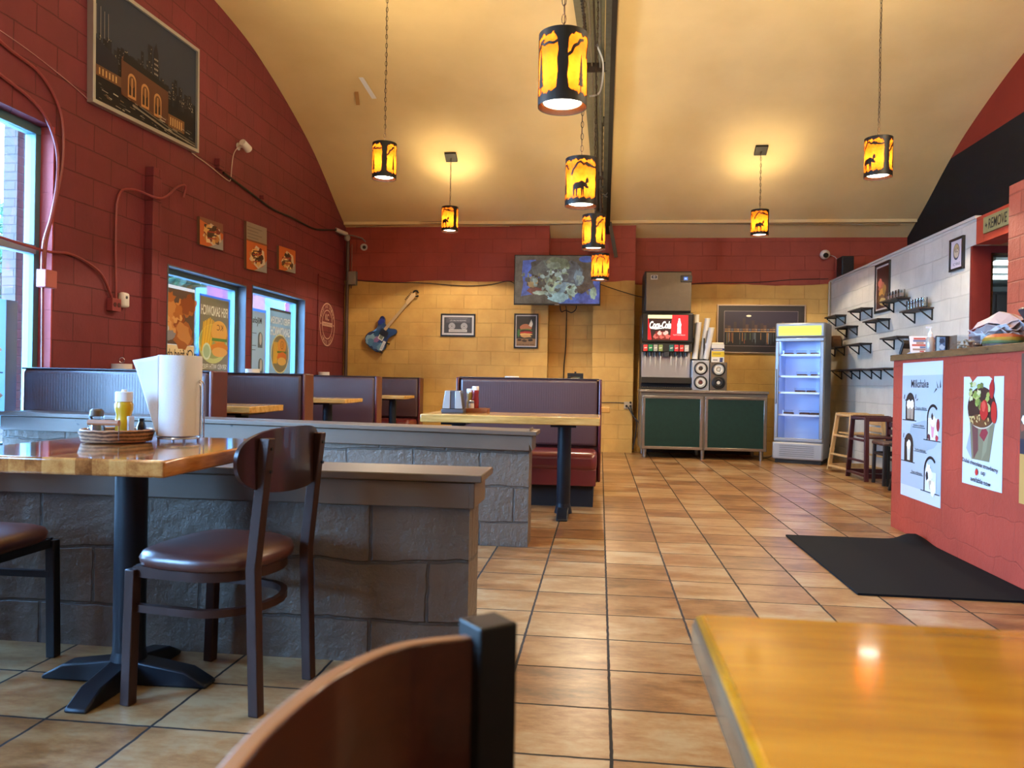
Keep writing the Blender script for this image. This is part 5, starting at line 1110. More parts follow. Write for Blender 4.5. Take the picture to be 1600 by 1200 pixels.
def jarrow(y0, y1, n, z, h, r, c, lab, grp):
    base = None
    for i in range(n):
        p = (XW-.07,y0+(y1-y0)*i/(n-1),z); l = '%s glass from the near end of %s' % (('first','second','third','fourth','fifth','sixth','seventh')[i], lab)
        if base is None:
            base = thing('glass_jar', l, 'jar', p, 0, grp); m = MB(); m.lathe([(r*.8,0),(r,h*.1),(r,h),(r*.93,h),(r*.93,h*.12),(0,h*.08)],n=18); m.build('jar', M_JAR, base)
            m = MB(); m.lathe([(0,h*.10),(r*.88,h*.12),(r*.88,h*.55),(0,h*.6)],n=16); m.build('contents', pm(c,.6,var=.15), base)
        else: dup(base, p, 0, l)
jarrow(8.55,8.88,5,1.931,.085,.036,'#b59a86','the row on the shelf by the tall picture','glasses on the upper shelf'); jarrow(7.97,8.33,6,1.769,.10,.032,'#bdb29c','the row on the lower jar shelf','jars on the lower shelf')
t = thing('wooden_crate','brown crate with a rounded top on the corner shelf','crate',(XW-.07,10.86,1.521)); m = MB(); m.prism([(-.13,0),(.13,0),(.13,.10),(.09,.145),(-.09,.145),(-.13,.10)], (-.05,0,0),(0,1,0),(0,0,1),(.10,0,0)); m.build('body', pm('#5a3c22',.6,var=.2), t, bevel=.004)
m = MB(); [m.box(-.056,-.05,-.10+.05*k,-.09+.05*k,.01,.13) for k in range(5)]; m.build('slats', pm('#3a2614',.6), t)
def wpic(nm, lab, y0, y1, z0, z1, fw, fd=.02):   # on the white wall, faces -X; u runs towards the viewer (-Y)
    return art_base(nm, lab, (XW,y1,z0), Vector((0,-1,0)), UZ, y1-y0, z1-z0, fw, fd, pm('#0e0c0d',.35), Vector((-1,0,0)))
t, a = wpic('tall_picture','tall narrow dark framed picture high on the white wall',9.06,9.52,1.84,2.41,.03)
w, h = .46,.57; a.rect(.03,.03,w-.03,h-.03,'#b5aca8').rect(.05,.05,w-.05,h-.05,'#3a1512').blob(.2,.30,.09,.06,'#8a4a3a',1).blob(.22,.22,.09,.05,'#a87a3a',2).blob(.2,.16,.12,.05,'#5a3a1e',3).blob(.26,.12,.10,.05,'#a8905a',4).blob(.16,.34,.06,.05,'#a85a4e',5).blob(.3,.26,.05,.06,'#7a5a2a',6); a.build('print', t)
t, a = wpic('logo_picture','small black framed round logo picture near the kitchen doorway',7.285,7.555,2.05,2.345,.022,.025)
w, h = .27,.295; a.rect(.02,.02,w-.02,h-.02,'#cfc6cf').ell(w*.47,h*.58,.062,.075,'#2e2c44').ell(w*.47,h*.60,.052,.064,'#b59a66').blob(w*.47,h*.54,.045,.04,'#cbb69a',2).text('KC',w*.47,h*.62,.06,.04,'#33291e',.01).text('KC WINGS',w*.5,h*.2,w*.5,.026,'#3a3644',.01); a.build('print', t)
t = thing('hand_lettered_sign','olive board lettered Remove, fixed to the orange bulkhead above the kitchen door','sign',(XW,6.93,2.285)); m = MB(); m.box(-.02,0,-.62,0,0,.135); m.build('board', pm('#8c8556',.6,var=.08), t, bevel=.003)
a = Art((-.0205,0,0), (0,-1,0), UZ); a.text('REMOVE',.25,.065,.30,.085,'#14130f',.012,shear=.12).poly([(.045,.07),(.055,.085),(.065,.07),(.078,.065),(.066,.055),(.06,.04),(.05,.053),(.036,.06)],'#14130f').text('SHOES',.50,.065,.2,.08,'#14130f',.012,shear=.12) if False else a.text('REMOVE',.24,.066,.30,.085,'#14130f',.012,shear=.12).poly([(.045,.07),(.055,.088),(.062,.07),(.078,.065),(.066,.055),(.06,.04),(.05,.053),(.036,.06)],'#14130f'); a.build('lettering', t)

# ------------------------------------------------------------------ kitchen seen through the doorway
for k, y in enumerate((8.4,8.9,9.5,10.05)):
    t = thing('fluorescent_light', ('nearest','second','third','farthest')[k]+' fluorescent light on the kitchen ceiling', 'lamp', (4.85-.03*k,y,2.40), 0, 'kitchen tube lights')
    m = MB(); m.box(-.64,.64,-.07,.07,-.035,0); m.build('fixture', pm('#d5dbda',.5), t, bevel=.004)
    for dy in (-.035,.035): m = MB(); m.cyl((-.62,dy,-.055),(.62,dy,-.055),.016,n=10); m.build('tube', pm('#eafaff',.4,emit=6.5), t)
t = thing('kitchen_cupboard','dark tall cupboard at the end of the kitchen','cupboard',(5.2,10.9,0)); m = MB(); m.box(-.46,.38,0,.4,0,2.28); m.build('body', pm('#241a18',.5,var=.1), t)
for k in range(2): m = MB(); m.box(-.44+.41*k,-.05+.41*k,-.02,0,.05,2.24); q = m.build('door', pm('#2b1f1c',.5), t, bevel=.004); m = MB(); [m.box(-.40+.41*k,-.09+.41*k,-.026,-.02,.2+.2*j,.215+.2*j) for j in range(10)]; m.build('rails', pm('#3a2a26',.5), q)

# ------------------------------------------------------------------ counter on the right
XC = 2.057
t = thing('order_counter','long red painted block counter with a brown wooden edge','counter',(XC,4.15,0))
m = MB(); m.box(0,.50,-2.0,1.60,0,1.165); m.build('base', M_COUNTER, t, smooth=False)
m = MB(); m.box(-.02,.53,-2.02,1.615,1.165,1.207); m.build('worktop', M_BRTOP, t, bevel=.004)
ZC = 1.207; UC = Vector((0,-1,0)); NC = Vector((-1,0,0))
def cposter(lab, y0, y1, z0, z1):   # y1 is the far (left in view) edge
    t = thing('counter_poster', lab, 'poster', (XC,y1,z0)); w, h = y1-y0, z1-z0
    m = MB(); m.prism([(0,0),(w,0),(w,h),(0,h)], NC*.0015, UC, UZ, NC*.0012); m.build('sheet', pm('#c6cbd6',.45), t, smooth=False)
    return t, Art(NC*.0032, UC, UZ), w, h
t, a, w, h = cposter('milkshake menu poster on the red counter, with four arched pictures',4.95,5.575,.252,1.146)
a.rect(0,.075,w,h-.085,'#a9b4bf').blob(w*.55,.42,.22,.10,'#98a4ae',3,j=.1).text('Milkshake',w*.46,h-.14,w*.44,.052,'#101216',.02)
a.poly([(w*.80,h-.20),(w*.88,h-.175),(w*.86,h-.165)],'#101216').poly([(w*.86,h-.12),(w*.89,h-.17),(w*.91,h-.165)],'#101216').poly([(w*.95,h-.11),(w*.94,h-.17),(w*.97,h-.16)],'#101216')
def arch(u, v, aw, ah, fill, sc):
    a.rect(u-aw,v,u+aw,v+ah,fill).ell(u,v+ah,aw,aw*1.0,fill,20)
    a.line([(u-aw-.05,v),(u+aw+.03,v)],.006,'#15171c')
    for dx in ((-.025,.03) if sc == 0 else (0,)):
        c = ('#9b8a7a','#d99aa6','#cfc9bd','#b09a80')[sc]; a.poly([(u+dx-.022,v+.01),(u+dx-.03,v+ah*.95),(u+dx+.03,v+ah*.95),(u+dx+.022,v+.01)],c).blob(u+dx,v+ah*.98,.032,.03,'#e6e2da',sc+3,j=.15)
arch(.14,.51,.075,.11,'#2a201e',0); arch(.13,.235,.075,.115,'#2b1f1b',2)
def oarch(u, v, aw, ah, sc):
    a.rect(u-aw-.012,v,u-aw+.006,v+ah,'#14161b').ring(u,v+ah,aw+.012,aw+.012,.018,'#14161b',24,PI*.25,PI)
    a.rect(u-aw+.006,v+.004,min(u+aw,w-.005),v+ah,'#d3d6dc').line([(u-aw-.06,v),(w-.01,v)],.006,'#15171c')
    c = ('#d58a9a','#b8a48c')[sc]; a.poly([(u-.012,v+.02),(u-.03,v+ah*.8),(u+.03,v+ah*.8),(u+.012,v+.02)],c).blob(u,v+ah*.85,.035,.035,'#e3dfd8',sc+5,j=.2).blob(u-.01,v+ah+.01,.015,.02,'#3a2c28',sc+2)
    if sc == 0: a.ell(u+.075,v+.10,.022,.04,'#8d2430').blob(u-.05,v+.02,.02,.02,'#5a2a30',4).blob(u+.06,v+.02,.02,.02,'#b23a44',6)
    else: a.blob(u-.03,v+.12,.04,.06,'#ececee',8).blob(u+.04,v+.03,.04,.05,'#ececee',9).blob(u-.05,v+.10,.02,.03,'#2a2428',7)
oarch(.50,.40,.075,.14,0); oarch(.48,.075,.085,.13,1)
for u, v, s_ in ((.32,.585,'Chocolate milkshake'),(.29,.47,'Strawberry milkshake'),(.32,.315,'Vanilla milkshake'),(.27,.165,'Oreo milkshake')):
    a.text(s_,u,v+.012,.17,.016,'#22252b',.01).line([(u-.10,v),(u+.10,v)],.004,'#22252b')
for u, v in ((.04,.65),(.23,.655),(.04,.39)): a.line([(u,v),(u+.01,v+.03)],.008,'#15171c').line([(u+.02,v-.01),(u+.045,v)],.006,'#15171c')
a.build('print', t)
t, a, w, h = cposter('dessert cup poster with curled top on the red counter, reading available now',4.235,4.675,.445,1.045)
a.poly([(w*.16,h),(w*.36,h),(w*.30,h-.015),(w*.24,h-.03)],'#a8402f').poly([(w*.66,h),(w*.78,h),(w*.77,h-.03),(w*.72,h-.012)],'#a8402f')
a.poly([(w*.25,.145),(w*.18,.36),(w*.82,.36),(w*.70,.145)],'#7a7258').poly([(w*.30,.145),(w*.24,.34),(w*.40,.33),(w*.42,.2)],'#6a3f3c').poly([(w*.50,.145),(w*.58,.33),(w*.70,.34),(w*.62,.2)],'#8a8468').poly([(w*.44,.28),(w*.55,.34),(w*.66,.30),(w*.56,.25)],'#8a3038').poly([(w*.24,.145),(w*.1,.2),(w*.2,.3)],'#99a0ae')
a.ell(w*.48,.43,w*.36,.115,'#3a1f18').ring(w*.48,.41,w*.36,.095,.008,'#b9a890',30,PI,2*PI).ell(w*.45,.36,w*.26,.035,'#6a3f22')
for i in range(26): r_ = random.Random(i+40); a.blob(w*(.42+r_.uniform(-.24,.25)),.49+r_.uniform(-.07,.075),.022,.016,('#7f8a3c','#9aa04e','#b5b06a','#6a6e34','#c9bf8a')[i%5],i,j=.35,n=9)
for i in range(14): r_ = random.Random(i+80); a.blob(w*(.42+r_.uniform(-.26,.3)),.365+r_.uniform(-.02,.03),.012,.006,'#c9a66a',i,n=8,rot=r_.random()*3)
a.blob(w*.56,.42,.045,.055,'#b3241f',3,j=.08).blob(w*.80,.41,.03,.06,'#b8281f',4,j=.08).blob(w*.74,.53,.025,.05,'#a82420',5,j=.1).blob(w*.55,.44,.02,.03,'#d04a3a',6)
a.text('Dubai chocolate strawberry',w*.47,.118,w*.90,.030,'#17181d',.02,rot=-.06).text('cup',w*.56,.075,.045,.024,'#17181d',.02).text('available now',w*.50,.033,w*.50,.026,'#17181d',.02,rot=-.04).blob(w*.40,.078,.016,.018,'#c0302a',3,j=.08).poly([(w*.38,.094),(w*.42,.094),(w*.40,.102)],'#3a7a34')
a.build('print', t)
t, a, w, h = cposter('poster edge on the counter at the right border of the photo',3.55,4.07,.42,1.155)
a.rect(0,0,w,h*.33,'#b98a4a').rect(0,h*.33,w,h*.43,'#2a2d38').rect(0,h*.43,w,h,'#5a4034')
for i in range(40): r_ = random.Random(i); a.blob(max(.025,w*r_.random()*.9),h*(.45+.5*r_.random()),.022,.02,('#d8b0a0','#8a4a3a','#e0d2c4','#3a2824','#b5604a')[i%5],i,j=.3,n=10)
a.build('print', t)
# things standing on the counter
def cloc(x, y): return (x,y,ZC)
t = thing('small_frame','small tilted dark frame lying at the far end of the counter','frame',cloc(2.11,5.66),math.radians(18)); m = MB(); m.obox((0,0,.045),((.045,0,0),(0,.006,.012),(0,-.02,.045))); m.build('frame', pm('#1a1614',.4), t, bevel=.002)
m = MB(); m.obox((0,-.008,.046),((.036,0,0),(0,.002,.004),(0,-.015,.036))); m.build('print', pm('#a89a86',.5,var=.2), t)
def menu_stand(lab, x, y, rz, w, h, lean, cols):
    t = thing('menu_stand', lab, 'menu', cloc(x,y), rz, 'menus on the counter'); U = Vector((1,0,0)); V = Vector((0,lean,1)).normalized(); N = U.cross(V)
    m = MB(); m.prism([(0,0),(w,0),(w,h),(0,h)], (0,0,0), U, V, N*-.006); m.build('holder', pm('#c9ced4',.2), t, smooth=False)
    m = MB(); m.bar((w/2,.0,.01),(w/2,.09,.004),w,.006); m.build('foot', pm('#c9ced4',.2), t)
    a = Art(N*.0005, U, V); a.rect(.004,.004,w-.004,h-.004,cols[0])
    for i in range(7): r_ = random.Random(i+len(lab)); a.rect(.01+r_.random()*w*.4,.01+h*.12*i,.02+w*.45+r_.random()*w*.3,.01+h*.12*i+.014,cols[1+i%(len(cols)-1)])
    a.build('print', t)
menu_stand('white and red menu leaning back beside the small frame',2.075,5.50,-.1,.13,.13,.35,['#c9c6cc','#a33a38','#8a6f66','#4a5a86'])
menu_stand('purple and white menu card standing beside the pump bottle',2.20,5.52,.1,.06,.12,.05,['#8f93b5','#5a5f92','#cfd2dc','#a85a5a'])
t = thing('pump_bottle','clear pump bottle with a white pump on the counter','bottle',cloc(2.13,5.33)); t.scale = (.9,.9,.85); m = MB(); m.lathe([(.026,0),(.03,.01),(.03,.10),(.024,.118),(.012,.125)],n=20); m.build('bottle', pm('#a59488',.15,coat=.5), t)
m = MB(); m.lathe([(.016,.122),(.016,.15),(.012,.155),(.005,.17),(.005,.20)],n=16); m.box(-.03,.008,-.006,.006,.19,.203); m.build('pump', pm('#e2e2e4',.35), t)
t = thing('framed_card','upright dark frame with a bluish picture behind the pump bottle','frame',cloc(2.13,5.19)); t.scale = (.8,.8,.8); m = MB(); m.box(-.03,.075,-.008,.01,0,.13); m.build('frame', pm('#101114',.35), t, bevel=.003); a = Art((-.025,-.0085,.01), UXX, UZ); a.rect(0,0,.065,.11,'#4a6a94').rect(.0,0,.022,.11,'#8fb2c9').blob(.04,.03,.02,.02,'#a9bfd6',2).blob(.04,.08,.02,.02,'#2a3a55',3); a.build('print', t)
t = thing('candy_tub','clear square tub of wrapped sweets on the counter','tub',cloc(2.20,5.02)); t.scale = (.9,.9,.82); m = MB(); m.box(-.075,.075,-.07,.07,0,.006); m.box(-.075,.075,-.07,-.066,.006,.115); m.box(-.075,.075,.066,.07,.006,.115); m.box(-.075,-.071,-.066,.066,.006,.115); m.box(.071,.075,-.066,.066,.006,.115); m.build('tub', M_JAR, t, smooth=False)
m = MB(); r_ = random.Random(4)
for _ in range(60): m.sphere((r_.uniform(-.06,.06),r_.uniform(-.055,.055),.012+r_.random()*.07), .011, 6, sz=.7)
o = m.build('sweets', pm('#cdbfa2',.4,var=.3), t); o['kind'] = 'stuff'
t = thing('clear_dish','small clear dish between the sweets tub and the rainbow ornament','dish',cloc(2.15,4.74)); t.scale = (.8,.8,.8); m = MB(); m.lathe([(.04,0),(.06,.05),(.057,.05),(.038,.006),(0,.006)],n=20); m.build('dish', M_JAR, t); m = MB(); m.lathe([(0,.008),(.04,.01),(.048,.03),(0,.036)],n=16); m.build('contents', pm('#6a4a3c',.6,var=.3), t)
t = thing('rainbow_burger_ornament','burger shaped ornament with orange, yellow and green bands on the counter','ornament',cloc(2.22,4.58)); t.scale = (.82,.82,.72)
for nm, pr_, c in (('lower_bun',[(.10,0),(.125,.012),(.128,.03),(0,.03)],'#4a3a34'),('green_band',[(.128,.03),(.132,.04),(.128,.052),(0,.052)],'#4a5a38'),('yellow_band',[(.13,.052),(.128,.066),(.12,.078),(0,.078)],'#8a6d1c'),('top_bun',[(.12,.076),(.10,.096),(.06,.108),(0,.111)],'#8f3c16')):
    m = MB(); m.lathe(pr_, n=32); m.build(nm, pm(c,.5,var=.15), t)
t = thing('paper_pile','crumpled pile of white papers behind the rainbow ornament','papers',cloc(2.42,5.05)); r_ = random.Random(6)
for k in range(6):
    m = MB(); q = []; nx, ny = 6, 5; z0 = .012+.026*k; a_ = r_.uniform(-.5,.5)
    for j in range(ny):
        for i in range(nx):
            x = -.10+.20*i/(nx-1); y = -.16+.30*j/(ny-1); q.append((x*math.cos(a_)-y*math.sin(a_), x*math.sin(a_)+y*math.cos(a_), z0+.035*math.sin(i*1.1+k)+.03*math.cos(j*1.3+k*2)+.012*r_.random()+.035))
    m.add(q, [(j*nx+i,j*nx+i+1,(j+1)*nx+i+1,(j+1)*nx+i) for j in range(ny-1) for i in range(nx-1)]); o = m.build('sheet', pm(('#d5d4d8','#c6c8d2','#b9a6a4')[k%3],.6), t, smooth=False); s_ = o.modifiers.new('thick','SOLIDIFY'); s_.thickness = .003
t = thing('card_terminal','dark navy till screen at the right border of the counter','terminal',cloc(2.31,4.40)); m = MB(); m.box(-.06,.10,-.08,.08,0,.012); m.cyl((.02,0,.01),(.02,.0,.08),.025,n=14); m.build('stand', pm('#20252e',.4), t, bevel=.003); m = MB(); m.obox((.0,.03,.14),((.012,0,.01),(.02,.12,0),(-.05,0,.075))); m.build('screen', pm('#1c2534',.35), t, bevel=.006)

# ------------------------------------------------------------------ high chairs and stools beside the counter
def high_chair(lab, x, y, rz, mat, bw=.50, bd=.46, tw=.34, H=.68):
    t = thing('high_chair', lab, 'high chair', (x,y,0), rz); hb, hd, ht = bw/2, bd/2, tw/2
    def P(sx, sy, z): k = z/H; return Vector((sx*(hd+(ht-hd)*k), sy*(hb+(ht-hb)*k), z))
    for sx in (-1,1):
        for sy in (-1,1): m = MB(); m.bar(P(sx,sy,0),P(sx,sy,H),.045,.028,side=(0,1,0)); m.build('leg', mat, t, bevel=.004)
    for z, nm in ((.06,'foot_rail'),(.20,'rung'),(.42,'rung'),(H-.02,'top_rail')):
        for sx in (-1,1):
            m = MB(); m.bar(P(sx,-1,z),P(sx,1,z),.022,.05 if nm != 'rung' else .035,side=(1,0,0)); m.build(nm, mat, t, bevel=.004)
        if nm in ('top_rail','foot_rail'):
            for sy in (-1,1): m = MB(); m.bar(P(-1,sy,z),P(1,sy,z),.022,.05); m.build(nm, mat, t, bevel=.004)
    m = MB(); m.box(-.16,.16,-.17,.17,.44,.46); m.build('seat', mat, t, bevel=.006)
    for z in (.50,.58): m = MB(); m.bar(P(1,-1,z),P(1,1,z),.018,.055); m.build('back_slat', mat, t, bevel=.004)
    return t
high_chair('pale wooden high chair against the white wall beside the fridge', 2.955,9.28,.15,M_HCWOOD)
high_chair('dark red wooden high chair between the pale one and the counter', 2.955,8.68,.05,M_HCRED,.52,.42,.38,.67)
t = thing('low_stool','dark stool with a brown seat in front of the dark red high chair','stool',(2.95,8.235,0)); m = MB(); m.box(-.15,.17,-.17,.17,.40,.435); m.build('seat', pm('#4a3028',.45,var=.1), t, bevel=.012)
for x in (-.13,.15):
    for y in (-.15,.15): m = MB(); m.bar((x,y,0),(x*.96,y*.96,.40),.03,.03,side=(1,0,0)); m.build('leg', pm('#1f1614',.5), t, bevel=.003)
m = MB(); m.box(-.13,.15,-.158,-.142,.30,.325); m.box(-.138,-.122,-.15,.15,.30,.325); m.box(-.13,.15,.142,.158,.30,.325); m.build('rail', pm('#1f1614',.5), t)
t = thing('black_stool','black splayed stool mostly hidden behind the counter end','stool',(2.92,7.62,0))
for x, y in ((-.16,.14),(.16,.14),(-.16,-.14),(.16,-.14)): m = MB(); m.bar((x,y,0),(x*.35,y*.35,.60),.028,.028,side=(1,0,0)); m.build('leg', M_BLACK, t)
m = MB(); m.lathe([(0,.60),(.15,.60),(.155,.63),(.14,.645),(0,.65)],n=24); m.build('seat', M_BLACK, t)
m = MB(); m.tube([(.105*math.cos(i*PI/8),.105*math.sin(i*PI/8),.24) for i in range(16)],.008,6,closed=True); m.build('foot_ring', M_BLACK, t)
t = thing('dark_picture_frame','dark chair back showing above the low stool by the counter end','chair',(3.13,7.93,0)); 
for y in (-.14,.14): m = MB(); m.bar((0,y,0),(.04,y,.72),.025,.025,side=(1,0,0)); m.build('post', M_BLACK, t)
m = MB(); m.box(.02,.05,-.15,.15,.66,.73); m.build('back_rail', M_BLACK, t, bevel=.004); m = MB(); m.box(-.28,.02,-.13,.13,.40,.43); m.build('seat', M_BLACK, t, bevel=.006)
for y in (-.13,.13): m = MB(); m.bar((-.28,y,0),(-.28,y,.40),.025,.025,side=(1,0,0)); m.build('front_leg', M_BLACK, t)
t.name = 'dark_chair'

# ------------------------------------------------------------------ floor mat
m = MB(); nx, ny = 30, 24; v = []
for j in range(ny+1):
    for i in range(nx+1):
        u, q = i/nx, j/ny; x = 1.215+.835*u; y = 3.79+1.42*q; z = .011
        z += .05*math.exp(-((x-1.98)/.07)**2-((y-5.16)/.10)**2)
        v.append((x,y,z))
k = len(v); m.add(v+[(x,y,.001) for x,y,z in v], [(j*(nx+1)+i,j*(nx+1)+i+1,(j+1)*(nx+1)+i+1,(j+1)*(nx+1)+i) for j in range(ny) for i in range(nx)])
ed = [i for i in range(nx+1)]+[j*(nx+1)+nx for j in range(1,ny+1)]+[ny*(nx+1)+i for i in range(nx-1,-1,-1)]+[j*(nx+1) for j in range(ny-1,0,-1)]
for a_, b_ in zip(ed, ed[1:]+ed[:1]): m.f.append((a_,b_,k+b_,k+a_)); m.mi.append(0)
tmat = NT('black_mat_pile'); nn = tmat.noise(tmat.coord(), 260, 3, .7); tmat.set(tmat.ramp(nn,[(.35,'#08090b'),(.7,'#1b1c1e')]), rough=.95, spec=.15); tmat.bump(nn,.6,.003)
tag(m.build('floor_mat', tmat.m), 'black rubber backed floor mat beside the red counter, one corner rippled', 'mat')

# ------------------------------------------------------------------ on the butcher block table
t = thing('wicker_tray','shallow round wicker tray with a wooden handle on the butcher block table','tray',(-1.49,2.26,.76))
def wick():
    q = NT('woven_wicker'); c = q.coord(); w_ = q.n('ShaderNodeTexWave', wave_type='BANDS', bands_direction='Z'); w_.inputs['Scale'].default_value = 28; w_.inputs['Distortion'].default_value = 2.5; q.l(c, w_.inputs['Vector'])
    n = q.noise(c, 90, 3); q.set(q.ramp(q.math('ADD', q.math('MULTIPLY', w_.outputs['Fac'], .6), q.math('MULTIPLY', n, .5)), [(.25,'#4a2c1a'),(.55,'#94633f'),(.85,'#bb8a63')]), rough=.6); return q.m
M_WICK = wick()
m = MB(); N = 96; prof = []
for k in range(9):
    z = .004+.0037*k
    prof.append([((.098+.003*k*.4+.0022*(1 if (i+k)%2 else -1))*math.cos(2*PI*i/N), (.098+.0012*k+.0022*(1 if (i+k)%2 else -1))*math.sin(2*PI*i/N)*.95, z) for i in range(N)])
inner = [[(.093*math.cos(2*PI*i/N), .088*math.sin(2*PI*i/N), z) for i in range(N)] for z in (.036,.006)]
R_ = prof+inner; v = [p for r in R_ for p in r]; fc = [(N*j+i,N*j+(i+1)%N,N*j+N+(i+1)%N,N*j+N+i) for j in range(len(R_)-1) for i in range(N)]+[tuple(range(N-1,-1,-1)), tuple(range((len(R_)-1)*N,len(R_)*N))]
m.add(v, fc); m.build('basket', M_WICK, t, angle=80)
m = MB(); m.tube([(.102*math.cos(2*PI*i/48),.097*math.sin(2*PI*i/48),.037+.0015*(i%2)) for i in range(48)],.0035,6,closed=True); m.build('rim', M_WICK, t)
m = MB(); m.cyl((-.036,-.085,.064),(.062,-.085,.064),.0085,n=14); m.build('wooden_handle', pm('#a5714f',.45,var=.12), t)
m = MB()
for x in (-.036,.062): m.tube([(x,-.085,.012),(x,-.085,.074)],.0014,6)
m.build('handle_wire', pm('#6a4a38',.5), t)
t = thing('salt_shaker','glass salt shaker with a brown top in the wicker tray','shaker',(-1.545,2.24,.767)); t.scale = (1.15,1.15,1.25); m = MB(); m.lathe([(.022,0),(.024,.004),(.021,.03),(.018,.052),(.019,.060),(.017,.060),(.016,.05),(.019,.03),(.021,.006),(0,.006)],n=20); m.build('jar', M_JAR, t); m = MB(); m.lathe([(0,.007),(.0195,.008),(.0175,.03),(.0155,.044),(0,.044)],n=18); m.build('salt', pm('#b9aaa8',.7), t); m = MB(); m.lathe([(.018,.058),(.0165,.072),(.012,.076),(0,.077)],n=18); m.build('cap', pm('#5d4a3a',.5,.3), t)
t = thing('mustard_bottle','yellow mustard bottle with a white cap in the wicker tray','bottle',(-1.452,2.235,.767)); t.scale = (1.08,1.08,1.12); m = MB(); m.lathe([(.021,0),(.024,.004),(.024,.055),(.021,.070),(.026,.086),(.026,.10),(.022,.107)],n=24,sy=.75); m.build('bottle', pm('#c59a12',.3,coat=.3), t)
m = MB(); m.lathe([(.0245,.107),(.0245,.132),(.022,.134),(0,.134)],n=24,sy=.8); m.build('cap', pm('#d9d9dd',.4), t)
m = MB(); m.box(.015,.0255,-.012,.012,.006,.068); m.build('label_panel', pm('#b9bcc9',.4), t, bevel=.003); m = MB(); m.cyl((0,0,.134),(0,0,.14),.008,.006,12); m.build('nozzle', pm('#e8e8ea',.4), t)
t = thing('dark_bottle','small dark bottle behind the mustard in the wicker tray','bottle',(-1.425,2.285,.767)); m = MB(); m.lathe([(.013,0),(.014,.003),(.014,.04),(.010,.052),(.008,.058),(0,.06)],n=18); m.build('bottle', pm('#151012',.25), t); m = MB(); m.lathe([(.0085,.056),(.0085,.066),(0,.067)],n=12); m.build('cap', pm('#0c0c0e',.35), t)
def towel_holder(label, loc, rz, flap, ring=False):
    rh = .282 if ring else .255
    t = thing('paper_towel_holder', label, 'paper towels', loc, rz, 'paper towel rolls on the tables'); mt = pm('#c3c3ca',.2,1.0)
    m = MB(); m.tube([(.064*math.cos(2*PI*i/28),.064*math.sin(2*PI*i/28),.012) for i in range(28)],.0025,6,closed=True); m.bar((-.06,0,.012),(.06,0,.012),.004,.004); m.bar((0,-.06,.012),(0,.06,.012),.004,.004); b = m.build('base', mt, t)
    for i in range(4): m = MB(); a_ = PI/4+i*PI/2; m.cyl((.06*math.cos(a_),.06*math.sin(a_),0),(.06*math.cos(a_),.06*math.sin(a_),.012),.005,n=10); m.build('foot', mt, b)
    m = MB(); m.tube([(0,0,.012),(0,0,rh)]+([] if not ring else [(.018*math.sin(i*PI/5),0,.30-.018*math.cos(i*PI/5)) for i in range(11)]),.0026,8); m.build('rod', mt, t)
    m = MB(); m.tube(smoothpath([(.077,-.012,.012),(.077,-.012,.15),(.074,-.012,.185),(.068,0,.195),(.074,.012,.185),(.077,.012,.15),(.077,.012,.012)],5),.0022,6); m.build('tension_arm', mt, t)
    tex = NT('quilted_paper'); n = tex.noise(tex.coord(), 160, 2); tex.set('' or lin('#d9d7d6'), rough=.85, spec=.15); tex.bump(n,.45,.002)
    global M_TOWEL
    try: M_TOWEL
    except NameError: M_TOWEL = tex.m
    m = MB(); m.lathe([(.020,.022),(.0655,.020),(.0665,.024),(.0665,.270),(.0655,.273),(.020,.273)],n=48); m.mi = [0]*len(m.f); m.build('roll', M_TOWEL, t, angle=50)
    if flap:
        m = MB(); nx, ny = 12, 16; v = []
        for j in range(ny+1):
            z = .026+.246*j/ny; L_ = .006+.095*(j/ny)**.9
            for i in range(nx+1):
                s_ = L_*i/nx; v.append((-.0668*math.cos(.95)-s_*.98+.004*math.sin(s_*40)*0, -.0668*math.sin(.95)+.0+s_*.25-.10*s_*s_*8, z+.0*s_-.16*s_*(j/ny)**3))
        m.add(v, [(j*(nx+1)+i,j*(nx+1)+i+1,(j+1)*(nx+1)+i+1,(j+1)*(nx+1)+i) for j in range(ny) for i in range(nx)]); o = m.build('loose_sheet', M_TOWEL, t); s_ = o.modifiers.new('thick','SOLIDIFY'); s_.thickness = .0012
    return t
towel_holder('paper towel roll with a loose sheet on the butcher block table', (-1.335,2.345,.76), 0, True)
towel_holder('paper towel roll top showing above the lilac booth back', (-3.63,5.55,.76), .3, False, True).scale = (1.1,1.1,1.075)
towel_holder('paper towel roll top showing below the milkshake window poster', (-3.66,7.86,.765), .8, False).scale = (1.1,1.1,1.075)
towel_holder('paper towel roll top showing below the painted white logo', (-3.68,10.05,.765), 1.2, False).scale = (1.1,1.1,1.075)
towel_holder('paper towel roll top showing above the maroon aisle booth', (-.90,7.9,.735), .5, False).scale = (1.1,1.1,1.075)
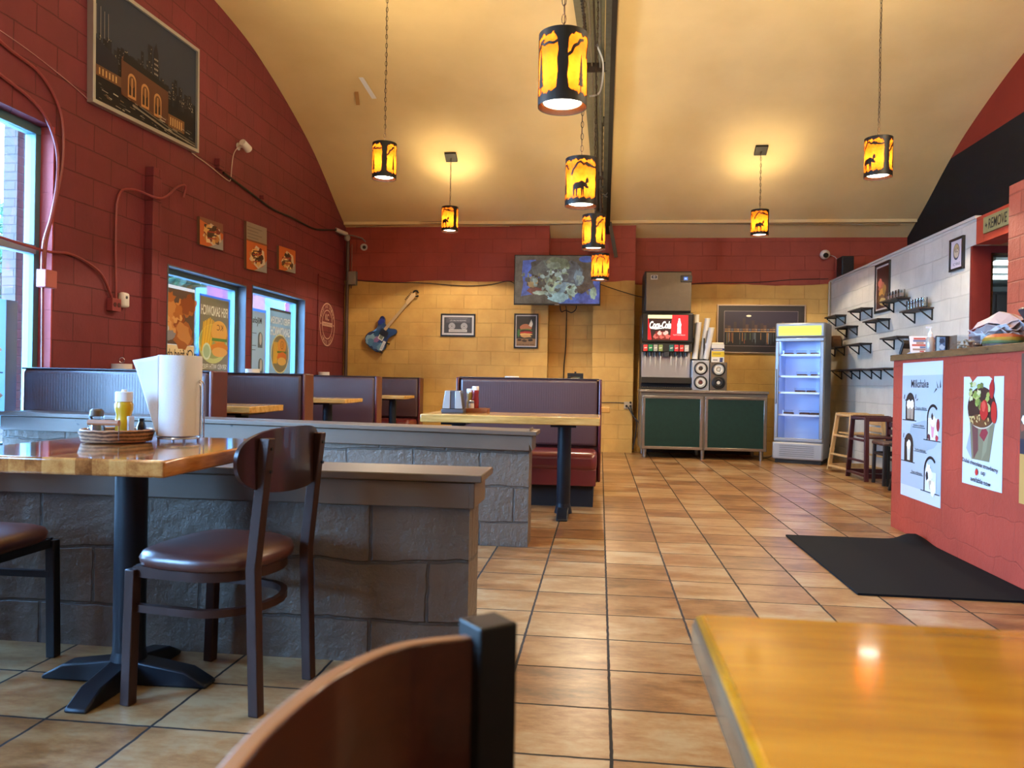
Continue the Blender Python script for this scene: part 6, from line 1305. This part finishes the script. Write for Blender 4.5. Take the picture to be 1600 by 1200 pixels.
# ------------------------------------------------------------------ on the long oak booth table
zt = .735
t = thing('napkin_dispenser','grey napkin dispenser with a dark middle band on the long oak table','dispenser',(-1.062,5.60,zt)); m = MB(); m.box(-.082,.082,-.06,.06,0,.03); m.build('base', pm('#3b3a40',.45), t, bevel=.006)
m = MB(); m.prism([(-.078,.03),(.078,.03),(.058,.165),(-.058,.165)], (0,.05,0), UXX, UZ, (0,-.10,0)); m.build('body', pm('#3f3e44',.45), t, bevel=.006)
for s_ in (-1,1):
    pts = [(.018*s_,.033),(.0745*s_,.033),(.0555*s_,.162),(.018*s_,.162)]
    m = MB(); m.prism(pts if s_ > 0 else pts[::-1], (0,-.05,0), UXX, UZ, (0,-.006,0)); m.build('face_plate', pm('#a9a7a2',.3,.4), t, bevel=.003)
t = thing('condiment_tray','low wooden tray beside the napkin dispenser','tray',(-.905,5.72,zt)); m = MB(); m.box(-.085,.085,-.06,.06,0,.012); m.box(-.085,.085,-.06,-.05,.012,.035); m.box(-.085,.085,.05,.06,.012,.035); m.box(-.085,-.075,-.05,.05,.012,.035); m.box(.075,.085,-.05,.05,.012,.035); m.build('tray', pm('#7a4218',.45,var=.15), t, bevel=.003)
def squeeze(nm, lab, x, y, c, h): 
    t = thing(nm, lab, 'bottle', (x,y,zt+.0125)); m = MB(); m.lathe([(.024,0),(.027,.005),(.027,h*.5),(.023,h*.62),(.027,h*.78),(.024,h*.84)],n=22); m.build('bottle', pm(c,.3,coat=.3), t); m = MB(); m.lathe([(.026,h*.84),(.026,h*.98),(.022,h),(0,h)],n=22); m.build('cap', pm('#d6d6da',.4), t)
squeeze('ketchup_bottle','red ketchup bottle with a white cap in the wooden tray',-.925,5.735,'#7a1210',.185); squeeze('mustard_bottle','brownish yellow bottle in the wooden tray, left of the ketchup',-.967,5.745,'#8a6a2a',.165)
t = thing('salt_shaker','small glass shaker in front of the ketchup bottle','shaker',(-.945,5.685,zt+.0125)); m = MB(); m.lathe([(.021,0),(.022,.004),(.02,.05),(.018,.06),(0,.06)],n=18); m.build('jar', pm('#c9bfba',.2,coat=.4), t); m = MB(); m.lathe([(.0195,.058),(.0195,.074),(.012,.08),(0,.08)],n=18); m.build('cap', pm('#8e9198',.3,.8), t)
